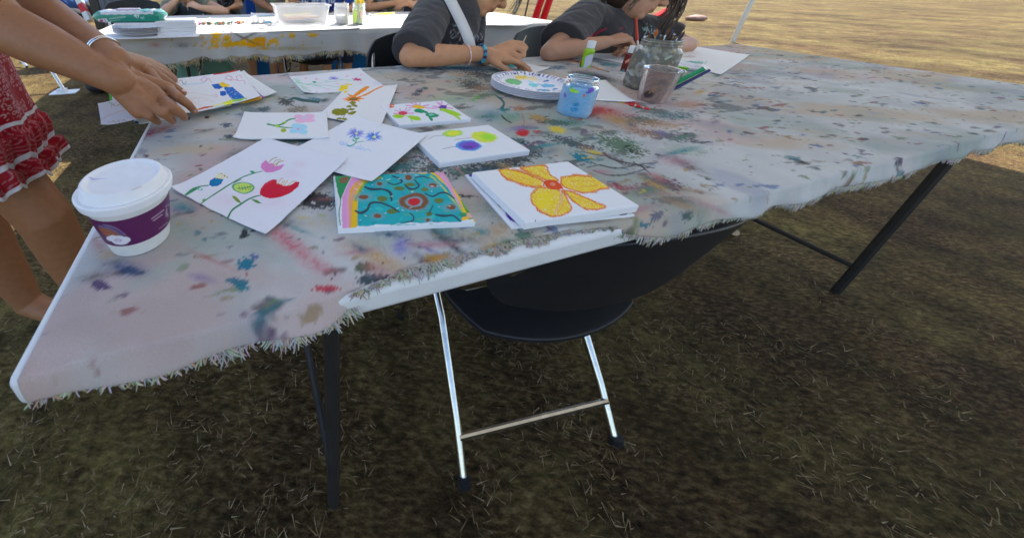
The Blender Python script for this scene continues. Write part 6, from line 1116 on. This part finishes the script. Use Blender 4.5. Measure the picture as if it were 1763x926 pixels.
far_sitter('person in an olive patterned top with both forearms on the table behind the yellow crayons', 672, 3.05, [dict(j=(D(640, -18, 3.05), D(634, 15, 2.95), D(688, 4, 2.85)), d=CVv(.9, .0, -.2), n=CVv(0, .8, -.6), s=CVv(.1, .5, .6), size=.9, sl=.5), dict(j=(D(704, -18, 3.05), D(735, 5, 3.0), D(706, 8, 2.85)), d=CVv(-.9, -.1, -.2), n=CVv(0, .8, -.6), s=CVv(0, .5, .6), size=.9, sl=.5)],
           (.16, .16, .13), (.05, .05, .06), FAIR, CVv(0, -.4, -.8), sa=lambda a: [a.blot(random.Random(i).uniform(640, 712), random.Random(i+50).uniform(-8, 25), 2, 1.6, (.45, .45, .42)) for i in range(60)])
# =================================================================== BACKGROUND
GR = lambda px, py: P(px, py, 0.)
def panel(nm, lb, cat, pts, colr, th=.02, m=FABRIC, group=None, wave=.02, parent=None):
    """upright cloth hanging between ground points, (x, y, z0, z1) list"""
    n = 60; V = []; pp = [np.array(p, float) for p in pts]
    for i in range(n):
        t = i/(n-1)*(len(pp)-1); k = min(int(t), len(pp)-2); f = t-k; p = pp[k]*(1-f)+pp[k+1]*f
        for j in range(16): q = j/15; V.append((p[0]+wave*math.sin(i*.7+q), p[1]+wave*math.cos(i*.9+q*2), p[2]*(1-q)+p[3]*q))
    o = solid(mk(nm, V, gridF(n, 16), m, parent, col=np.tile(colr, (len(V), 1))), th, 0); meta(o, lb, cat, group); return o
def upr(px, py, dp): q = D(px, py, dp); return q
a_, b_ = D(158, 12, 4.4), D(262, 12, 4.6); panel('cloth_screen', 'grey hanging cloth behind the pack of wipes', 'screen', [(a_[0], a_[1], .35, 1.9), (b_[0], b_[1], .35, 1.9)], (.20, .20, .23))
a_, b_ = D(392, 12, 3.9), D(428, 12, 3.9); panel('cloth_screen', 'slate grey hanging cloth with a pale blue edge behind the farther table', 'screen', [(a_[0], a_[1], .3, 1.9), (b_[0], b_[1], .3, 1.9)], (.14, .16, .20))
a_, b_ = D(424, 12, 3.88), D(442, 12, 3.88); panel('cloth_screen', 'deep blue hanging cloth beside the slate grey one', 'screen', [(a_[0], a_[1], .3, 1.9), (b_[0], b_[1], .3, 1.9)], (.01, .06, .26))
a_, b_ = D(40, 8, 5.8), D(122, 8, 5.8); panel('cloth_screen', 'royal blue tent wall at the far left behind the arms', 'screen', [(a_[0], a_[1], .62, 2.1), (b_[0], b_[1], .62, 2.1)], (.008, .05, .22))
# stack of dark chairs legs and bags under the blue wall
q = GR(100, 32); bagm = mat('bag_cloth', vcol=True, rough=.7, bump=.5, bscale=60)
def lump(nm, lb, cat, c, r, col, vox=.012, extra=()):
    B = Flesh(); B.ball(c, r)
    for e_, er in extra: B.ball(np.asarray(c)+np.asarray(e_), er)
    o = B.build(nm, col, bagm, None, voxel=vox, sm=2, folds=.012, fscale=9); meta(o, lb, cat); return o
lump('bag', 'dark blue shiny bag on the grass beneath the blue tent wall', 'bag', GR(118, 22)+A3(0, 0, .2), (.32, .2, .22), (.01, .05, .16), extra=[((.3, .1, -.02), (.2, .2, .2))])
lump('bag', 'black bag lying in front of the dark blue one, far left', 'bag', GR(125, 33)+A3(0, 0, .1), (.42, .2, .12), (.012, .012, .014), extra=[((-.4, .0, 0), (.3, .18, .1)), ((.3, .2, .1), (.15, .15, .15))])
lump('bag', 'pinkish folded blanket half hidden by the arm near the blue wall', 'blanket', GR(88, 26)+A3(0, 0, .12), (.28, .2, .12), (.30, .12, .18))
lump('bag', 'small black bag on the grass behind the wrist of the standing woman', 'bag', GR(172, 158)+A3(0, 0, .06), (.10, .07, .06), (.012, .012, .016), .006, extra=[((.1, .02, -.01), (.06, .05, .04))])
# red and white barrier
a_ = D(136, 0, 4.3); b_ = D(153, 34, 4.3); bt = thing('barrier_post', 'leaning post with red and white bands beside the grey cloth', 'barrier', b_); ax_ = unit(a_-b_)
m = MB(); full = b_-ax_*.02
for i in range(7):
    c = (.55, .015, .01) if i % 2 else (.62, .62, .58); p0 = full+ax_*i*.115; m.tube([p0+X_*.0, p0+ax_*.115], .045, c, 4)
m.build('post', PLASTIC, bt); m = MB(); m.box(full+X_*.12+A3(0, 0, .12), .10, .03, .45, .1, (.02, .02, .02)); m.build('bracket', PLASTIC, bt)
# leaning aluminium poles with feet
def pole(lb, bot, top, plate_=True, r=.016):
    t = thing('tent_pole', lb, 'tent pole', bot, 'aluminium poles at the left'); m = MB(); m.tube([bot+A3(0, 0, .01), top], r, (.5, .5, .5), 12); m.build('tube', CHROME, t)
    if plate_: m = MB(); m.box(bot+A3(0, .0, .006), .20, .12, .010, .3, (.45, .52, .55)); m.box(bot+A3(-.02, 0, .022), .07, .05, .03, .3, (.35, .4, .42)); m.build('foot_plate', WPLAST, t, bevel=.002)
p_ = GR(112, 160); pole('aluminium tent pole with a flat foot plate standing on the shaded grass', p_, p_+(D(70, 92, 3.1)-p_)*2.2)
p_ = GR(47, 117); pole('aluminium tent pole standing in the sunlit grass at the left', p_, p_+(D(30, 96, 4.0)-p_)*2.2, False)
# blue crates under and behind the far table
def crate(lb, c, wx, wy, h, ang, colr, nm='storage_crate'):
    t = thing(nm, lb, 'crate', c); rg = [(rrect(wx*k, wy*k, .04), c[2]+z_) for k, z_ in ((.90, 0), (.92, .01), (.99, h*.92), (1.03, h*.93), (1.03, h), (.97, h), (.90, .03))]
    loft('crate_wall', rg, PLASTIC, t, c, ang, colr); m = MB()
    for sx in (-1, 1): m.box(c+A3(math.cos(ang)*sx*wx*.52, math.sin(ang)*sx*wx*.52, h*.8), .02, .12, .03, ang, colr)
    m.build('handle', PLASTIC, t, bevel=.004); return t
q = D(640, 82, 3.3); crate('long bright blue plastic crate on the grass behind the first painter', A3(q[0]-.02, q[1]+.2, 0), .95, .38, .42, TA, (.01, .17, .48))
q = D(450, 82, 3.2); crate('blue plastic crate under the middle of the farther table', A3(q[0]-.02, q[1]+.2, 0), .34, .3, .43, TA, (.01, .16, .46))
# red folding director's chair in the sun
rd = GR(918, 82); rd = D(925, 70, 3.0); rd[2] = 0
t = thing('camp_chair', 'bright red folding camp chair frame in the sun behind the table end', 'camp chair', rd); RED = (.55, .006, .012)
for nm, (x0, y0), (x1, y1), dp, wd in (('side_rail', (917, 44), (936, -12), 3.25, .030), ('side_rail', (933, 40), (951, -14), 3.25, .030)):
    m = MB(); m.tube([D(x0, y0, dp), D(x1, y1, dp)], [wd, wd], RED, 6); m.build(nm, FABRIC, t)
m = MB(); m.box(D(928, 10, 3.28), .07, .01, .40, TA, (.6, .5, .48)); m.build('backrest', FABRIC, t)
a_, b_, c_, d_ = D(908, 53, 2.75), D(932, 51, 2.75), D(922, 76, 2.7), D(903, 74, 2.7); o = solid(mk('seat', [a_, b_, c_, d_], [(0, 1, 2, 3)], FABRIC, t, col=np.tile(RED, (4, 1))), .012)
for x0, y0, x1, y1 in ((903, 74, 916, 50), (905, 60, 900, 82)):
    m = MB(); m.tube([D(x0, y0, 2.72), D(x1, y1, 2.76)], .008, (.6, .45, .3)); m.build('leg', CHROME, t)
m = MB(); m.tube([GR(903, 32), GR(903, 32)+A3(0, 0, .9)], .022, (.03, .03, .03)); meta(m.build('pole', DARKM), 'thin dark pole standing in the sunlit lawn beside the red camp chair', 'pole')
rc = D(1162, 26, 3.6); t = thing('camp_chair', 'red camp chair partly hidden behind the face of the long haired painter', 'camp chair', A3(rc[0], rc[1], 0))
m = MB(); m.tube([D(1128, 34, 3.6), D(1150, 21, 3.6)], .05, RED, 6); m.tube([D(1150, 21, 3.6), A3(*(D(1150, 21, 3.6)[:2]), .0)], .02, RED, 6); m.build('side_rail', FABRIC, t)
m = MB(); m.box(D(1133, 37, 3.65), .10, .02, .16, .4, RED); m.build('seat', FABRIC, t)
lump('bag', 'brown bag lying on the lawn behind the dangling hair', 'bag', GR(1197, 36)+A3(0, 0, .06), (.26, .15, .08), (.25, .14, .10))
